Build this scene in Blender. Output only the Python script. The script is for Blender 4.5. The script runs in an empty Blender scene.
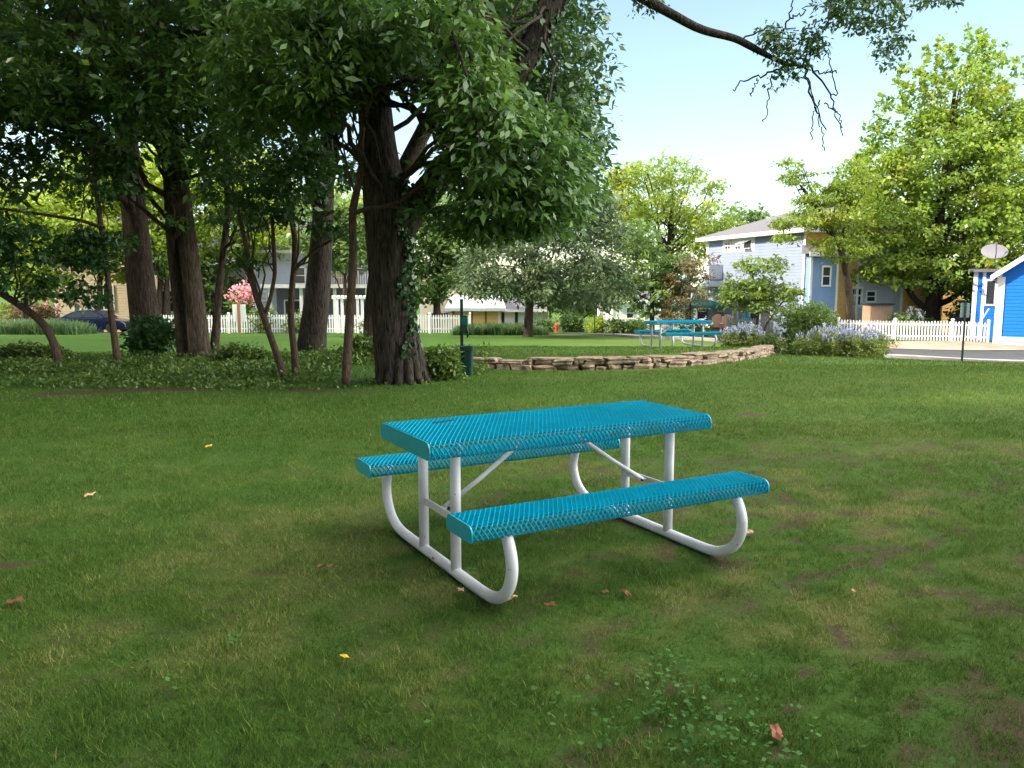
import bpy, math
import numpy as np
R = np.random.default_rng(7)
PI = math.pi
scene = bpy.context.scene
col = scene.collection

# ------------------------------------------------------------------ camera
F, CAMH, PITCH = 814.1, 1.575, 0.1265
CP, SP = math.cos(PITCH), math.sin(PITCH)
cd = bpy.data.cameras.new("camera"); cam = bpy.data.objects.new("camera", cd); col.objects.link(cam)
cd.sensor_width = 36; cd.lens = F / 1024 * 36; cd.clip_start = .05; cd.clip_end = 3000
cam.location = (0, 0, CAMH); cam.rotation_euler = (PI / 2 - PITCH, 0, 0)
scene.camera = cam

def at(px, py, Y):
    u = (px - 512) / F; v = (384 - py) / F
    dy = CP + v * SP; dz = -SP + v * CP
    t = Y / dy
    return np.array([u * t, Y, CAMH + dz * t])

# ------------------------------------------------------------------ ground height
GY = np.array([-400, 0, 14, 17, 21, 25, 30, 36, 41, 48, 58, 70, 120, 900.])
GZ = np.array([0, 0, 0, -.08, -.35, -.70, -1.10, -1.2, -1.27, -1.52, -2.1, -2.6, -3, -3.])
WALL = []          # plan of the stone edging
for px, Y in [(470, 15.3), (500, 15.0), (530, 14.85), (560, 14.75), (600, 14.7), (640, 14.8), (680, 15.15), (715, 16.0), (740, 17.2), (757, 19.0), (768, 21.0)]:
    WALL.append(((px - 512) / F * Y / 1.0 * 1.0, Y))
WALL = np.array(WALL)
def sstep(a, b, x):
    t = np.clip((x - a) / (b - a), 0, 1); return t * t * (3 - 2 * t)
def gz(x, y):
    x = np.asarray(x, float); y = np.asarray(y, float)
    z = sum(np.interp(y + k, GY, GZ) for k in (-1.5, -.75, 0, .75, 1.5)) / 5
    z = z - .034 * np.clip(x - 7, 0, 13) * sstep(12, 20, y) * sstep(43, 33, y)
    wy = np.interp(x, WALL[:, 0], WALL[:, 1])
    soft = sstep(-.2, -1.6, x)
    step = sstep(0, 1, (y - wy - .12) / (.14 + 1.6 * soft))
    t = .21 * step * sstep(40, 27, y) * sstep(6.75, 6.45, x + np.clip(y - 21, 0, 9) * -.2) * (1 - .8 * sstep(-2, -7, x))
    und = .025 * np.sin(x * .9 + 1.3) * np.sin(y * .7) * sstep(6, 10, y) * sstep(60, 25, y)
    return z + t + und

# ------------------------------------------------------------------ helpers
ORG = {}
def setp(o, label=None, cat=None, group=None, kind=None):
    if label: o["label"] = label
    if cat: o["category"] = cat
    if group: o["group"] = group
    if kind: o["kind"] = kind
    return o
def thing(name, loc, label, cat, group=None, rz=0):
    o = bpy.data.objects.new(name, None); col.objects.link(o)
    o.location = loc; o.rotation_euler = (0, 0, rz); o.empty_display_size = .2
    ORG[o] = np.array(loc, float)
    return setp(o, label, cat, group)

class MB:
    def __init__(s): s.v = []; s.f = []; s.n = 0; s.fa = None
    def add(s, v, f):
        v = np.asarray(v, float).reshape(-1, 3)
        s.v.append(v); s.f += [tuple(i + s.n for i in q) for q in f]; s.n += len(v); return s
    def box(s, c, h, rz=0, taper=1.0):
        x, y, z = h
        v = np.array([[-x, -y, -z], [x, -y, -z], [x, y, -z], [-x, y, -z], [-x * taper, -y * taper, z], [x * taper, -y * taper, z], [x * taper, y * taper, z], [-x * taper, y * taper, z]])
        if rz:
            cc, ss = math.cos(rz), math.sin(rz)
            v = np.c_[v[:, 0] * cc - v[:, 1] * ss, v[:, 0] * ss + v[:, 1] * cc, v[:, 2]]
        return s.add(v + np.array(c), [(3, 2, 1, 0), (4, 5, 6, 7), (0, 1, 5, 4), (1, 2, 6, 5), (2, 3, 7, 6), (3, 0, 4, 7)])
    def hexa(s, v):   # eight corners, bottom four then top four
        return s.add(v, [(3, 2, 1, 0), (4, 5, 6, 7), (0, 1, 5, 4), (1, 2, 6, 5), (2, 3, 7, 6), (3, 0, 4, 7)])
    def wbox(s, W, s0, s1, z0, z1, n0, n1):
        o, d, n = W
        P = lambda a, b, z: o + d * a + n * b + np.array([0, 0, z])
        return s.hexa([P(s0, n1, z0), P(s1, n1, z0), P(s1, n0, z0), P(s0, n0, z0), P(s0, n1, z1), P(s1, n1, z1), P(s1, n0, z1), P(s0, n0, z1)])
    def tube(s, path, rad, n=10, cap=True, wob=0, seed=0):
        P = np.asarray(path, float); k = len(P); rad = np.broadcast_to(np.asarray(rad, float), (k,))
        T = np.gradient(P, axis=0); T /= np.linalg.norm(T, axis=1)[:, None] + 1e-9
        a = np.array([1., 0, 0]) if abs(T[0][0]) < .8 else np.array([0, 1., 0])
        N = np.cross(T[0], a); N /= np.linalg.norm(N)
        ang = np.arange(n) / n * 2 * PI
        vs = []
        for i in range(k):
            N = N - T[i] * N.dot(T[i]); N /= np.linalg.norm(N) + 1e-9
            B = np.cross(T[i], N)
            r = rad[i] * (1 + (wob * (np.sin(3 * ang + seed + i * .25) * .5 + np.sin(7 * ang - i * .31 + seed) * .35 + np.sin(13 * ang + i * .5) * .3) if wob else 0))
            vs.append(P[i] + np.outer(np.cos(ang) * r, N) + np.outer(np.sin(ang) * r, B))
        f = [(i * n + j, i * n + (j + 1) % n, (i + 1) * n + (j + 1) % n, (i + 1) * n + j) for i in range(k - 1) for j in range(n)]
        if cap: f += [tuple(range(n))[::-1], tuple((k - 1) * n + j for j in range(n))]
        return s.add(np.concatenate(vs), f)
    def lathe(s, c, prof, n=16, axis='z'):
        vs = []; ang = np.arange(n) / n * 2 * PI
        for r, h in prof:
            q = np.c_[np.cos(ang) * r, np.sin(ang) * r, np.full(n, h)]
            if axis == 'y': q = q[:, [0, 2, 1]] * np.array([1, 1, -1])
            vs.append(q + np.array(c))
        k = len(prof)
        f = [(i * n + j, i * n + (j + 1) % n, (i + 1) * n + (j + 1) % n, (i + 1) * n + j) for i in range(k - 1) for j in range(n)]
        f += [tuple(range(n))[::-1], tuple((k - 1) * n + j for j in range(n))]
        return s.add(np.concatenate(vs), f)
    def prism(s, poly, p0, du, dv, dw):   # polygon (u,v) extruded along dw
        p0, du, dv, dw = map(np.array, (p0, du, dv, dw))
        a = np.array([p0 + du * u + dv * v for u, v in poly]); n = len(a)
        f = [tuple(range(n))[::-1], tuple(range(n, 2 * n))] + [(i, (i + 1) % n, n + (i + 1) % n, n + i) for i in range(n)]
        return s.add(np.r_[a, a + dw], f)
    def build(s, name, mat, parent=None, world=True, smooth=False, bevel=0, attr=None):
        v = np.concatenate(s.v)
        if parent is not None and world: v = v - ORG[parent]
        me = bpy.data.meshes.new(name); me.from_pydata(v.tolist(), [], s.f); me.update()
        if smooth: me.polygons.foreach_set("use_smooth", np.ones(len(me.polygons), bool))
        me.materials.append(mat)
        o = bpy.data.objects.new(name, me); col.objects.link(o)
        if parent is not None: o.parent = parent; ORG[o] = ORG[parent]
        else: ORG[o] = np.zeros(3)
        if bevel:
            b = o.modifiers.new("bevel", 'BEVEL'); b.width = bevel; b.segments = 2; b.limit_method = 'ANGLE'
        return o

def fast_mesh(name, v, f, mat, parent=None, rnd=None, world=True):
    """large meshes of equal sized faces through numpy"""
    v = np.asarray(v, np.float32)
    if parent is not None and world: v = v - ORG[parent].astype(np.float32)
    k = f.shape[1]; nf = len(f)
    me = bpy.data.meshes.new(name)
    me.vertices.add(len(v)); me.vertices.foreach_set("co", v.ravel())
    me.loops.add(nf * k); me.loops.foreach_set("vertex_index", f.astype(np.int32).ravel())
    me.polygons.add(nf); me.polygons.foreach_set("loop_start", np.arange(nf, dtype=np.int32) * k)
    me.update(calc_edges=True)
    if rnd is not None:
        a = me.attributes.new("rnd", 'FLOAT', 'FACE'); a.data.foreach_set("value", rnd.astype(np.float32))
    me.materials.append(mat)
    o = bpy.data.objects.new(name, me); col.objects.link(o)
    if parent is not None: o.parent = parent; ORG[o] = ORG[parent]
    else: ORG[o] = np.zeros(3)
    return o

# ------------------------------------------------------------------ materials
def srgb(r, g, b):
    return tuple(((c / 255 / 12.92) if c / 255 <= .04045 else ((c / 255 + .055) / 1.055) ** 2.4) for c in (r, g, b))
def newmat(name):
    m = bpy.data.materials.new(name); m.use_nodes = True; nt = m.node_tree; nt.nodes.clear()
    return m, nt, nt.nodes.new, nt.links.new
def c4(c): return (*c, 1)
def mat(name, c, rough=.6, var=.15, scale=3, bump=0, bscale=40, spec=.3, metal=0, c2=None, stretch=(1, 1, 1), coat=0):
    m, nt, N, L = newmat(name)
    out = N('ShaderNodeOutputMaterial'); p = N('ShaderNodeBsdfPrincipled'); L(p.outputs[0], out.inputs[0])
    p.inputs['Roughness'].default_value = rough; p.inputs['Specular IOR Level'].default_value = spec; p.inputs['Metallic'].default_value = metal
    p.inputs['Coat Weight'].default_value = coat
    tc = N('ShaderNodeTexCoord'); mp = N('ShaderNodeMapping'); mp.inputs['Scale'].default_value = stretch; L(tc.outputs['Object'], mp.inputs[0])
    n = N('ShaderNodeTexNoise'); n.inputs['Scale'].default_value = scale; n.inputs['Detail'].default_value = 5; n.inputs['Roughness'].default_value = .65; L(mp.outputs[0], n.inputs['Vector'])
    r = N('ShaderNodeValToRGB'); r.color_ramp.elements[0].position = .32; r.color_ramp.elements[1].position = .7
    if c2 is None: c2 = tuple(x * (1 - var) for x in c); c1 = tuple(min(1, x * (1 + var * .6)) for x in c)
    else: c1 = c
    r.color_ramp.elements[0].color = c4(c2); r.color_ramp.elements[1].color = c4(c1)
    L(n.outputs[0], r.inputs[0]); L(r.outputs[0], p.inputs['Base Color'])
    if bump:
        n2 = N('ShaderNodeTexNoise'); n2.inputs['Scale'].default_value = bscale; n2.inputs['Detail'].default_value = 4; L(mp.outputs[0], n2.inputs['Vector'])
        b = N('ShaderNodeBump'); b.inputs['Strength'].default_value = bump; b.inputs['Distance'].default_value = .02; L(n2.outputs[0], b.inputs['Height']); L(b.outputs[0], p.inputs['Normal'])
    return m
def leafmat(name, c1, c2, c3=None, trans=.35, nscale=.7, gloss=.06, hot=.0):
    """leaf colours differ leaf by leaf (rnd) and spray by spray (noise)"""
    m, nt, N, L = newmat(name)
    out = N('ShaderNodeOutputMaterial')
    at_ = N('ShaderNodeAttribute'); at_.attribute_name = 'rnd'
    tc = N('ShaderNodeTexCoord'); n = N('ShaderNodeTexNoise'); n.inputs['Scale'].default_value = nscale; n.inputs['Detail'].default_value = 3; L(tc.outputs['Object'], n.inputs['Vector'])
    ma = N('ShaderNodeMath'); ma.operation = 'MULTIPLY_ADD'; L(at_.outputs['Fac'], ma.inputs[0]); ma.inputs[1].default_value = .55
    sub = N('ShaderNodeMath'); sub.operation = 'MULTIPLY_ADD'; L(n.outputs[0], sub.inputs[0]); sub.inputs[1].default_value = 1.3; sub.inputs[2].default_value = -.42
    L(sub.outputs[0], ma.inputs[2])
    r = N('ShaderNodeValToRGB'); e = r.color_ramp.elements; e[0].position = .1; e[0].color = c4(c1); e[1].position = .75; e[1].color = c4(c2)
    if c3: k = e.new(.97); k.color = c4(c3)
    L(ma.outputs[0], r.inputs[0])
    d = N('ShaderNodeBsdfDiffuse'); t = N('ShaderNodeBsdfTranslucent'); g = N('ShaderNodeBsdfGlossy'); g.inputs['Roughness'].default_value = .45
    hs = N('ShaderNodeHueSaturation'); hs.inputs['Hue'].default_value = .485; hs.inputs['Value'].default_value = 1.25; L(r.outputs[0], hs.inputs['Color'])
    L(r.outputs[0], d.inputs[0]); L(hs.outputs[0], t.inputs[0])
    m1 = N('ShaderNodeMixShader'); m1.inputs[0].default_value = trans; L(d.outputs[0], m1.inputs[1]); L(t.outputs[0], m1.inputs[2])
    m2 = N('ShaderNodeMixShader'); m2.inputs[0].default_value = gloss; L(m1.outputs[0], m2.inputs[1]); L(g.outputs[0], m2.inputs[2])
    L(m2.outputs[0], out.inputs[0]); return m
def barkmat(name, c1, c2, sc=1.0):
    m, nt, N, L = newmat(name)
    out = N('ShaderNodeOutputMaterial'); p = N('ShaderNodeBsdfPrincipled'); L(p.outputs[0], out.inputs[0]); p.inputs['Roughness'].default_value = .9; p.inputs['Specular IOR Level'].default_value = .1
    tc = N('ShaderNodeTexCoord'); mp = N('ShaderNodeMapping'); mp.inputs['Scale'].default_value = (20 * sc, 20 * sc, 2.6 * sc); L(tc.outputs['Object'], mp.inputs[0])
    n = N('ShaderNodeTexNoise'); n.inputs['Scale'].default_value = 1.6; n.inputs['Detail'].default_value = 6; n.inputs['Roughness'].default_value = .65; n.inputs['Distortion'].default_value = .6; L(mp.outputs[0], n.inputs['Vector'])
    r = N('ShaderNodeValToRGB'); r.color_ramp.elements[0].position = .36; r.color_ramp.elements[1].position = .64; r.color_ramp.elements[0].color = c4(c1); r.color_ramp.elements[1].color = c4(c2)
    L(n.outputs[0], r.inputs[0]); L(r.outputs[0], p.inputs['Base Color'])
    b = N('ShaderNodeBump'); b.inputs['Strength'].default_value = 1; b.inputs['Distance'].default_value = .05; L(n.outputs[0], b.inputs['Height']); L(b.outputs[0], p.inputs['Normal'])
    return m

M = {}
M['teal'] = mat('teal_coating', srgb(0, 158, 187), .22, .12, 6, .05, 120, .6)
M['white_pipe'] = mat('white_powder_coat', (.64, .63, .70), .4, .1, 5, .08, 60, .45, c2=(.5, .48, .54))
nt_ = M['white_pipe'].node_tree; pb_ = [n for n in nt_.nodes if n.type == 'BSDF_PRINCIPLED'][0]; old_ = pb_.inputs['Base Color'].links[0].from_socket
tn_ = nt_.nodes.new('ShaderNodeTexNoise'); tn_.inputs['Scale'].default_value = 34; tn_.inputs['Detail'].default_value = 3; tcx = nt_.nodes.new('ShaderNodeTexCoord'); nt_.links.new(tcx.outputs['Object'], tn_.inputs['Vector'])
rm_ = nt_.nodes.new('ShaderNodeMapRange'); rm_.inputs['From Min'].default_value = .70; rm_.inputs['From Max'].default_value = .76; nt_.links.new(tn_.outputs[0], rm_.inputs['Value'])
mxx = nt_.nodes.new('ShaderNodeMixRGB'); nt_.links.new(rm_.outputs[0], mxx.inputs[0]); nt_.links.new(old_, mxx.inputs[1]); mxx.inputs[2].default_value = (.16, .09, .05, 1); nt_.links.new(mxx.outputs[0], pb_.inputs['Base Color'])
M['rust'] = mat('dark_scuff', (.02, .02, .03), .7)
M['white'] = mat('white_paint', (.78, .77, .78), .5, .08, 2)
M['white_old'] = mat('weathered_white_paint', (.72, .70, .71), .6, .15, 5)
M['greywood'] = mat('grey_weathered_wood', (.3, .29, .3), .8, .3, 6, stretch=(6, 6, 1))
M['blue_side'] = mat('pale_blue_siding', srgb(132, 140, 168), .55, .08, 1.5)
M['blue_bay'] = mat('slate_blue_siding', srgb(120, 150, 195), .55, .08, 1.5)
M['blue_bright'] = mat('bright_blue_siding', srgb(18, 106, 198), .5, .07, 1.5)
M['tan'] = mat('tan_shingles', srgb(214, 170, 112), .7, .2, 8)
M['lilac'] = mat('lilac_grey_siding', srgb(186, 184, 200), .6, .08, 2)
M['beige'] = mat('beige_siding', srgb(214, 190, 165), .6, .08, 2)
M['cream'] = mat('cream_siding', srgb(240, 222, 190), .6, .06, 2)
M['yellow'] = mat('pale_yellow_siding', srgb(228, 186, 120), .6, .08, 2)
M['mint'] = mat('mint_siding', srgb(165, 215, 205), .6, .06, 2)
M['roof'] = mat('grey_shingles', srgb(108, 104, 110), .85, .25, 14, .3, 60, .15)
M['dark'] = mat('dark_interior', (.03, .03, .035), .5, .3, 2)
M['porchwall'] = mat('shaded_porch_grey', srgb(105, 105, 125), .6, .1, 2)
M['glass'] = mat('window_glass', (.03, .035, .045), .08, .2, 2, spec=.6)
M['blind'] = mat('tan_window_blind', srgb(180, 160, 140), .7, .1, 3)
M['greenmetal'] = mat('dark_green_enamel', srgb(5, 48, 45), .4, .15, 4, spec=.45)
M['greenpost'] = mat('dark_green_post', (.012, .03, .028), .45, .15, 4)
M['blackplastic'] = mat('black_plastic', (.012, .012, .014), .4, .2, 4)
M['stone'] = mat('ledge_stone', srgb(168, 148, 128), .9, .2, 9, .9, 30, .1, c2=srgb(92, 78, 68))
M['asphalt'] = mat('asphalt', (.06, .058, .066), .85, .2, 1.2, .3, 60, .2)
M['concrete'] = mat('concrete_kerb', (.33, .30, .29), .85, .15, 2, .2, 30, .15)
M['sand'] = mat('dusty_verge', srgb(176, 150, 138), .95, .25, 1.3, .3, 30, .05, c2=srgb(138, 120, 104))
M['soil'] = mat('bare_soil', srgb(92, 70, 52), .95, .3, 3, .5, 20, .05)
M['galv'] = mat('grey_sign_back', srgb(126, 140, 142), .55, .1, 4, metal=.2)
M['wood'] = mat('brown_wood_post', srgb(140, 105, 80), .8, .2, 6)
M['orange'] = mat('orange_red_paint', srgb(170, 72, 42), .5, .1, 5)
M['teal_cloth'] = mat('teal_canvas', srgb(0, 110, 140), .8, .1, 5)
M['green_cloth'] = mat('sea_green_canvas', srgb(50, 140, 135), .8, .1, 5)
M['blue_plastic'] = mat('cobalt_plastic', srgb(40, 75, 200), .4, .1, 5)
M['carblue'] = mat('navy_car_paint', srgb(8, 16, 48), .25, .08, 2, spec=.5, coat=.8)
M['tyre'] = mat('tyre_rubber', (.015, .015, .016), .8)
M['alloy'] = mat('wheel_alloy', (.45, .45, .47), .35, .1, 4, metal=.7)
M['dish'] = mat('dish_grey', srgb(112, 108, 116), .5, .06, 4)
M['chairwood'] = mat('tan_chair_wood', srgb(176, 136, 112), .7, .12, 6)
M['cover'] = mat('charcoal_grill_cover', (.035, .033, .045), .7, .2, 4)
M['shed'] = mat('brown_shed_boards', srgb(160, 130, 110), .85, .2, 5, stretch=(4, 4, 1))
M['bark_oak'] = barkmat('oak_bark', (.013, .0105, .009), (.082, .068, .058))
M['bark_dark'] = barkmat('dark_bark', (.022, .016, .013), (.10, .075, .06))
M['bark_brown'] = barkmat('brown_bark', (.025, .018, .014), (.105, .078, .062))
M['bark_thin'] = barkmat('sapling_bark', (.05, .033, .026), (.15, .10, .08), 2)
M['l_grove'] = leafmat('grove_leaf', (.026, .085, .020), (.10, .195, .034), (.18, .27, .04), .38, .55, .05)
M['l_grove_b'] = leafmat('deep_grove_leaf', (.026, .078, .026), (.080, .155, .044), None, .3, .5, .06)
M['l_ivy'] = leafmat('ivy_leaf', (.012, .045, .014), (.045, .10, .03), None, .15, 2, .06)
M['l_sap'] = leafmat('sapling_leaf', (.016, .06, .018), (.055, .135, .03), (.10, .18, .04), .35, 1.2, .05)
M['l_maple'] = leafmat('maple_leaf', (.12, .22, .03), (.26, .36, .05), (.40, .38, .06), .45, .45, .04)
M['l_locust'] = leafmat('locust_leaf', (.11, .20, .03), (.24, .31, .04), (.44, .38, .04), .5, .35, .03)
M['l_lime'] = leafmat('lime_leaf', (.08, .15, .03), (.17, .24, .05), (.28, .30, .05), .4, .9, .03)
M['l_olive'] = leafmat('grey_green_leaf', (.055, .095, .045), (.125, .17, .085), (.18, .205, .10), .25, .5, .02)
M['l_mid'] = leafmat('mid_green_leaf', (.06, .13, .03), (.15, .24, .06), (.24, .28, .06), .42, .6, .04)
M['l_backlit'] = leafmat('yellow_green_leaf', (.14, .25, .03), (.30, .38, .045), (.48, .46, .06), .55, .35, .03)
M['l_brownish'] = leafmat('smoke_bush_leaf', (.12, .10, .045), (.24, .19, .09), None, .35, 1, .03)
M['l_shrub'] = leafmat('shrub_leaf', (.04, .09, .02), (.13, .18, .04), (.22, .24, .05), .3, 2, .04)
M['l_catmint'] = leafmat('catmint_leaf', (.12, .18, .04), (.28, .33, .08), (.42, .42, .13), .25, 3, .03)
M['f_lav'] = leafmat('lavender_flower', (.34, .34, .52), (.56, .55, .72), None, .25, 3, .02)
M['f_pink'] = leafmat('pink_flower', (.75, .22, .32), (.9, .45, .52), None, .3, 3, .02)
M['f_white'] = leafmat('white_flower', (.7, .66, .66), (.85, .8, .8), None, .3, 3, .02)
M['l_cover'] = leafmat('ground_cover_leaf', (.03, .075, .012), (.11, .18, .03), (.20, .25, .05), .3, 1.6, .04)
M['l_weed'] = leafmat('weed_leaf', (.03, .10, .02), (.08, .18, .045), None, .3, 3, .015)
M['l_reed'] = leafmat('tall_grass_blade', (.03, .09, .035), (.10, .17, .06), (.22, .22, .10), .3, 1.5, .03)

# ------------------------------------------------------------------ leaf geometry
def unit(a): return a / (np.linalg.norm(a, axis=-1, keepdims=True) + 1e-9)
def leaf_quads(c, d, n, L, asp):
    d = unit(d); s = unit(np.cross(n, d)); L = L[:, None]
    nn = np.cross(d, s)
    a = c - d * L * .5; b = c + d * L * .5
    l = c + s * L * asp * .5 - d * L * .06 + nn * L * .06; r = c - s * L * asp * .5 - d * L * .06 + nn * L * .06
    v = np.stack([a, r, b, l], 1).reshape(-1, 3)
    f = np.arange(len(c) * 4).reshape(-1, 4)
    return v, f
def spray(centers, rad, per, L, asp=.5, flat=.55, droop=.35, lv=.35, up=1.0, rng=R):
    """leaves gathered in sprays round the given points"""
    k = len(centers); per = int(per)
    rad = np.broadcast_to(np.asarray(rad, float), (k,))
    C = np.repeat(centers, per, 0); rr = np.repeat(rad, per)[:, None]
    off = rng.normal(size=(k * per, 3)) * .55
    off[:, 2] *= flat
    c = C + off * rr
    d = unit(off + rng.normal(size=off.shape) * .5); d[:, 2] -= droop
    n = rng.normal(size=off.shape) * .55; n[:, 2] += up
    LL = L * (1 + lv * rng.normal(size=len(c)).clip(-2, 2))
    return leaf_quads(c, d, n, LL, asp)
def foliage(name, v, f, m, parent):
    return fast_mesh(name, v, f, m, parent, R.random(len(f)))
def ell_points(ells, n, shell=.5, rng=R):
    """points in a union of ellipsoids (centre, radii, weight), denser to the outside"""
    w = np.array([e[2] for e in ells], float); w /= w.sum()
    idx = rng.choice(len(ells), n, p=w)
    u = unit(rng.normal(size=(n, 3))); r = rng.random(n) ** (1 / 3 * (1 - shell) + .02)
    c = np.array([e[0] for e in ells])[idx]; q = np.array([e[1] for e in ells])[idx]
    return c + u * r[:, None] * q
def pxe(px, py, Y, rx, ry, ryy=None, w=None):
    """ellipsoid met at a picture point, at its own distance; radii: across (px), up (px), in depth (m)"""
    c = at(px, py, Y); a = rx * Y / F; b = ry * Y / F
    ryy = a if ryy is None else ryy
    return (c, np.array([a, ryy, b]), w or (a * b * ryy) ** .75)
def bez(a, b, bow, n=8):
    t = np.linspace(0, 1, n)[:, None]; m = (a + b) / 2 + bow
    return (1 - t) ** 2 * a + 2 * t * (1 - t) * m + t ** 2 * b
def smoothpath(P, n=24):
    P = np.asarray(P, float); t = np.arange(len(P)); tt = np.linspace(0, len(P) - 1, n)
    Q = np.stack([np.interp(tt, t, P[:, i]) for i in range(P.shape[1])], 1)
    for _ in range(2):
        Q[1:-1] = (Q[:-2] + 2 * Q[1:-1] + Q[2:]) / 4
    return Q
def trunk_px(pts, Y, n=26):
    """pts: (px, py, width in px[, dY])"""
    P = []
    for p in pts:
        q = at(p[0], p[1], Y + (p[3] if len(p) > 3 else 0)); P.append([*q, p[2] / 2 * Y / F])
    Q = smoothpath(P, n); return Q[:, :3], Q[:, 3]

def limbs(mb, P, rad, targets, start=.45, r0=.35, n=7):
    k = len(P)
    for t in targets:
        i = int(R.uniform(start, .98) * (k - 1)); a = P[i]
        L = np.linalg.norm(t - a)
        path = bez(a, t, np.array([0, 0, .12 * L]) + R.normal(size=3) * .06 * L, 9)
        path[1:-1] += R.normal(size=(7, 3)) * L * .018
        mb.tube(path, np.linspace(max(.012, rad[i] * r0), max(.006, .05 * rad[0]), 9), n, False)

def tree(name, label, base, trunks, ells, lm, bm, nclu, per, L, crad, asp=.6, *a_, upper=None, **k_):
    r_ = tree_(name, label, base, trunks, ells, lm, bm, nclu, per, L, crad, asp, *a_, **k_)
    if upper:
        v, f = spray(ell_points([upper], 260), 1.0, 30, .28, .6, .6); foliage('upper_crown', v, f, lm, r_[0])
    return r_
def tree_(name, label, base, trunks, ells, lm, bm, nclu, per, L, crad, asp=.6, flat=.6, shell=.5, nl=14, group=None, droop=.35, cat='tree', r0=.35, start=.45, wob=0, seg=14, extra=None):
    root = thing(name, base, label, cat, group)
    pts = ell_points(ells, nclu, shell)
    mb = MB()
    for P, r in trunks: mb.tube(P, r, seg, True, wob, R.random() * 6)
    if nl:
        tg = pts[R.choice(len(pts), nl, replace=False)]
        P, r = trunks[0]
        limbs(mb, P, r, tg, start, r0)
        if len(trunks) > 1: limbs(mb, *trunks[1], pts[R.choice(len(pts), nl // 2, replace=False)], start, r0)
    if extra: extra(mb)
    mb.build('trunk', bm, root, smooth=True)
    v, f = spray(pts, crad, per, L, asp, flat, droop)
    foliage('crown', v, f, lm, root)
    return root, pts

# ------------------------------------------------------------------ sky and sun
SUN = unit(np.array([-.91, -.18, .62]))            # towards the sun: from the left, fairly low
w = bpy.data.worlds.new("World"); scene.world = w; w.use_nodes = True
nt = w.node_tree; bg = nt.nodes['Background']; sky = nt.nodes.new('ShaderNodeTexSky'); sky.sky_type = 'NISHITA'; sky.sun_disc = False
sky.sun_elevation = math.asin(SUN[2]); sky.sun_rotation = math.atan2(SUN[0], SUN[1])
sky.air_density = 1.0; sky.dust_density = 0.8; sky.ozone_density = 1.8
# added bright cloud bank, up and right out of frame, to lift the shaded lawn
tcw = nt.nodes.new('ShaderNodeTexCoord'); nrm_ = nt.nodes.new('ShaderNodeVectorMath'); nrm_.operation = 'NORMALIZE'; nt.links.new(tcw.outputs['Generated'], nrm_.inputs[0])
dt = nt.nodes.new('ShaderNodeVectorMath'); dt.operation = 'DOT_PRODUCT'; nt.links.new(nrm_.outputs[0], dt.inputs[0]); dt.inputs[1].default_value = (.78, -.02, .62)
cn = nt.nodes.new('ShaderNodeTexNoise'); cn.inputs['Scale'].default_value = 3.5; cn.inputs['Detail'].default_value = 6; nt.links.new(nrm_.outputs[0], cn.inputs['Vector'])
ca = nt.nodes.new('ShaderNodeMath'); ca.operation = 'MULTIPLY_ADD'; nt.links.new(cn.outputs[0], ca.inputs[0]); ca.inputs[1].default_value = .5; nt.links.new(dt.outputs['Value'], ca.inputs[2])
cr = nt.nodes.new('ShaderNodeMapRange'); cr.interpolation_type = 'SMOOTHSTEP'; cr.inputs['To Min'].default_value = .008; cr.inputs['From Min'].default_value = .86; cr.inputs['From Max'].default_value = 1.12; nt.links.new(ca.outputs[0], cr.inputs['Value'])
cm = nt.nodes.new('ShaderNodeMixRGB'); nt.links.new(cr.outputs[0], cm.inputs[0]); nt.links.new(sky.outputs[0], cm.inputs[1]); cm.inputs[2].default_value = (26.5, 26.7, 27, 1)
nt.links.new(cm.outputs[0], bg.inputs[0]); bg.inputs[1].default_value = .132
sd = bpy.data.lights.new("sun", 'SUN'); so = bpy.data.objects.new("sun", sd); col.objects.link(so)
sd.energy = 4.6; sd.angle = math.radians(2.5); sd.color = (1, .93, .82)
from mathutils import Vector
so.rotation_euler = Vector(SUN).to_track_quat('Z', 'Y').to_euler(); so.location = (0, 0, 40)
vs = scene.view_settings; vs.view_transform = 'Standard'; vs.look = 'None'; vs.exposure = 1.27; vs.gamma = 1
vs.use_white_balance = True; vs.white_balance_temperature = 7000; vs.white_balance_tint = 4

# ------------------------------------------------------------------ ground
def gpt(px, py):            # picture point on the near, level lawn
    v = (384 - py) / F; t = -CAMH / (-SP + v * CP); return np.array([(px - 512) / F * t, (CP + v * SP) * t])
SOIL = []   # bare patches: centre, radii, angle, strength
for px, py, rx, ry, s in [(190, 637, .16, .10, 1.0), (165, 662, .2, .06, .9), (268, 577, .30, .10, .8), (5, 566, .25, .10, .9), (200, 592, .08, .05, .8), (735, 712, .13, .05, .9), (680, 632, .20, .06, .7),
        (805, 582, .25, .08, .6), (900, 655, .30, .07, .8), (990, 615, .35, .08, .7), (955, 690, .2, .05, .8), (752, 414, .35, .25, .9), (912, 449, .5, .3, .7), (655, 560, .25, .12, .55), (1000, 730, .2, .06, .7), (600, 655, .2, .05, .5),
        (470, 497, .55, .16, .8), (560, 470, .4, .3, .6), (140, 752, .15, .04, .7), (640, 592, .3, .08, .6), (840, 480, .4, .2, .4), (930, 575, .4, .1, .6), (700, 665, .25, .05, .6), (880, 610, .2, .05, .6), (430, 575, .25, .1, .5), (340, 510, .3, .1, .5)]:
    p = gpt(px, py); SOIL.append((p[0], p[1], rx * .72, ry * .8, s))
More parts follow.
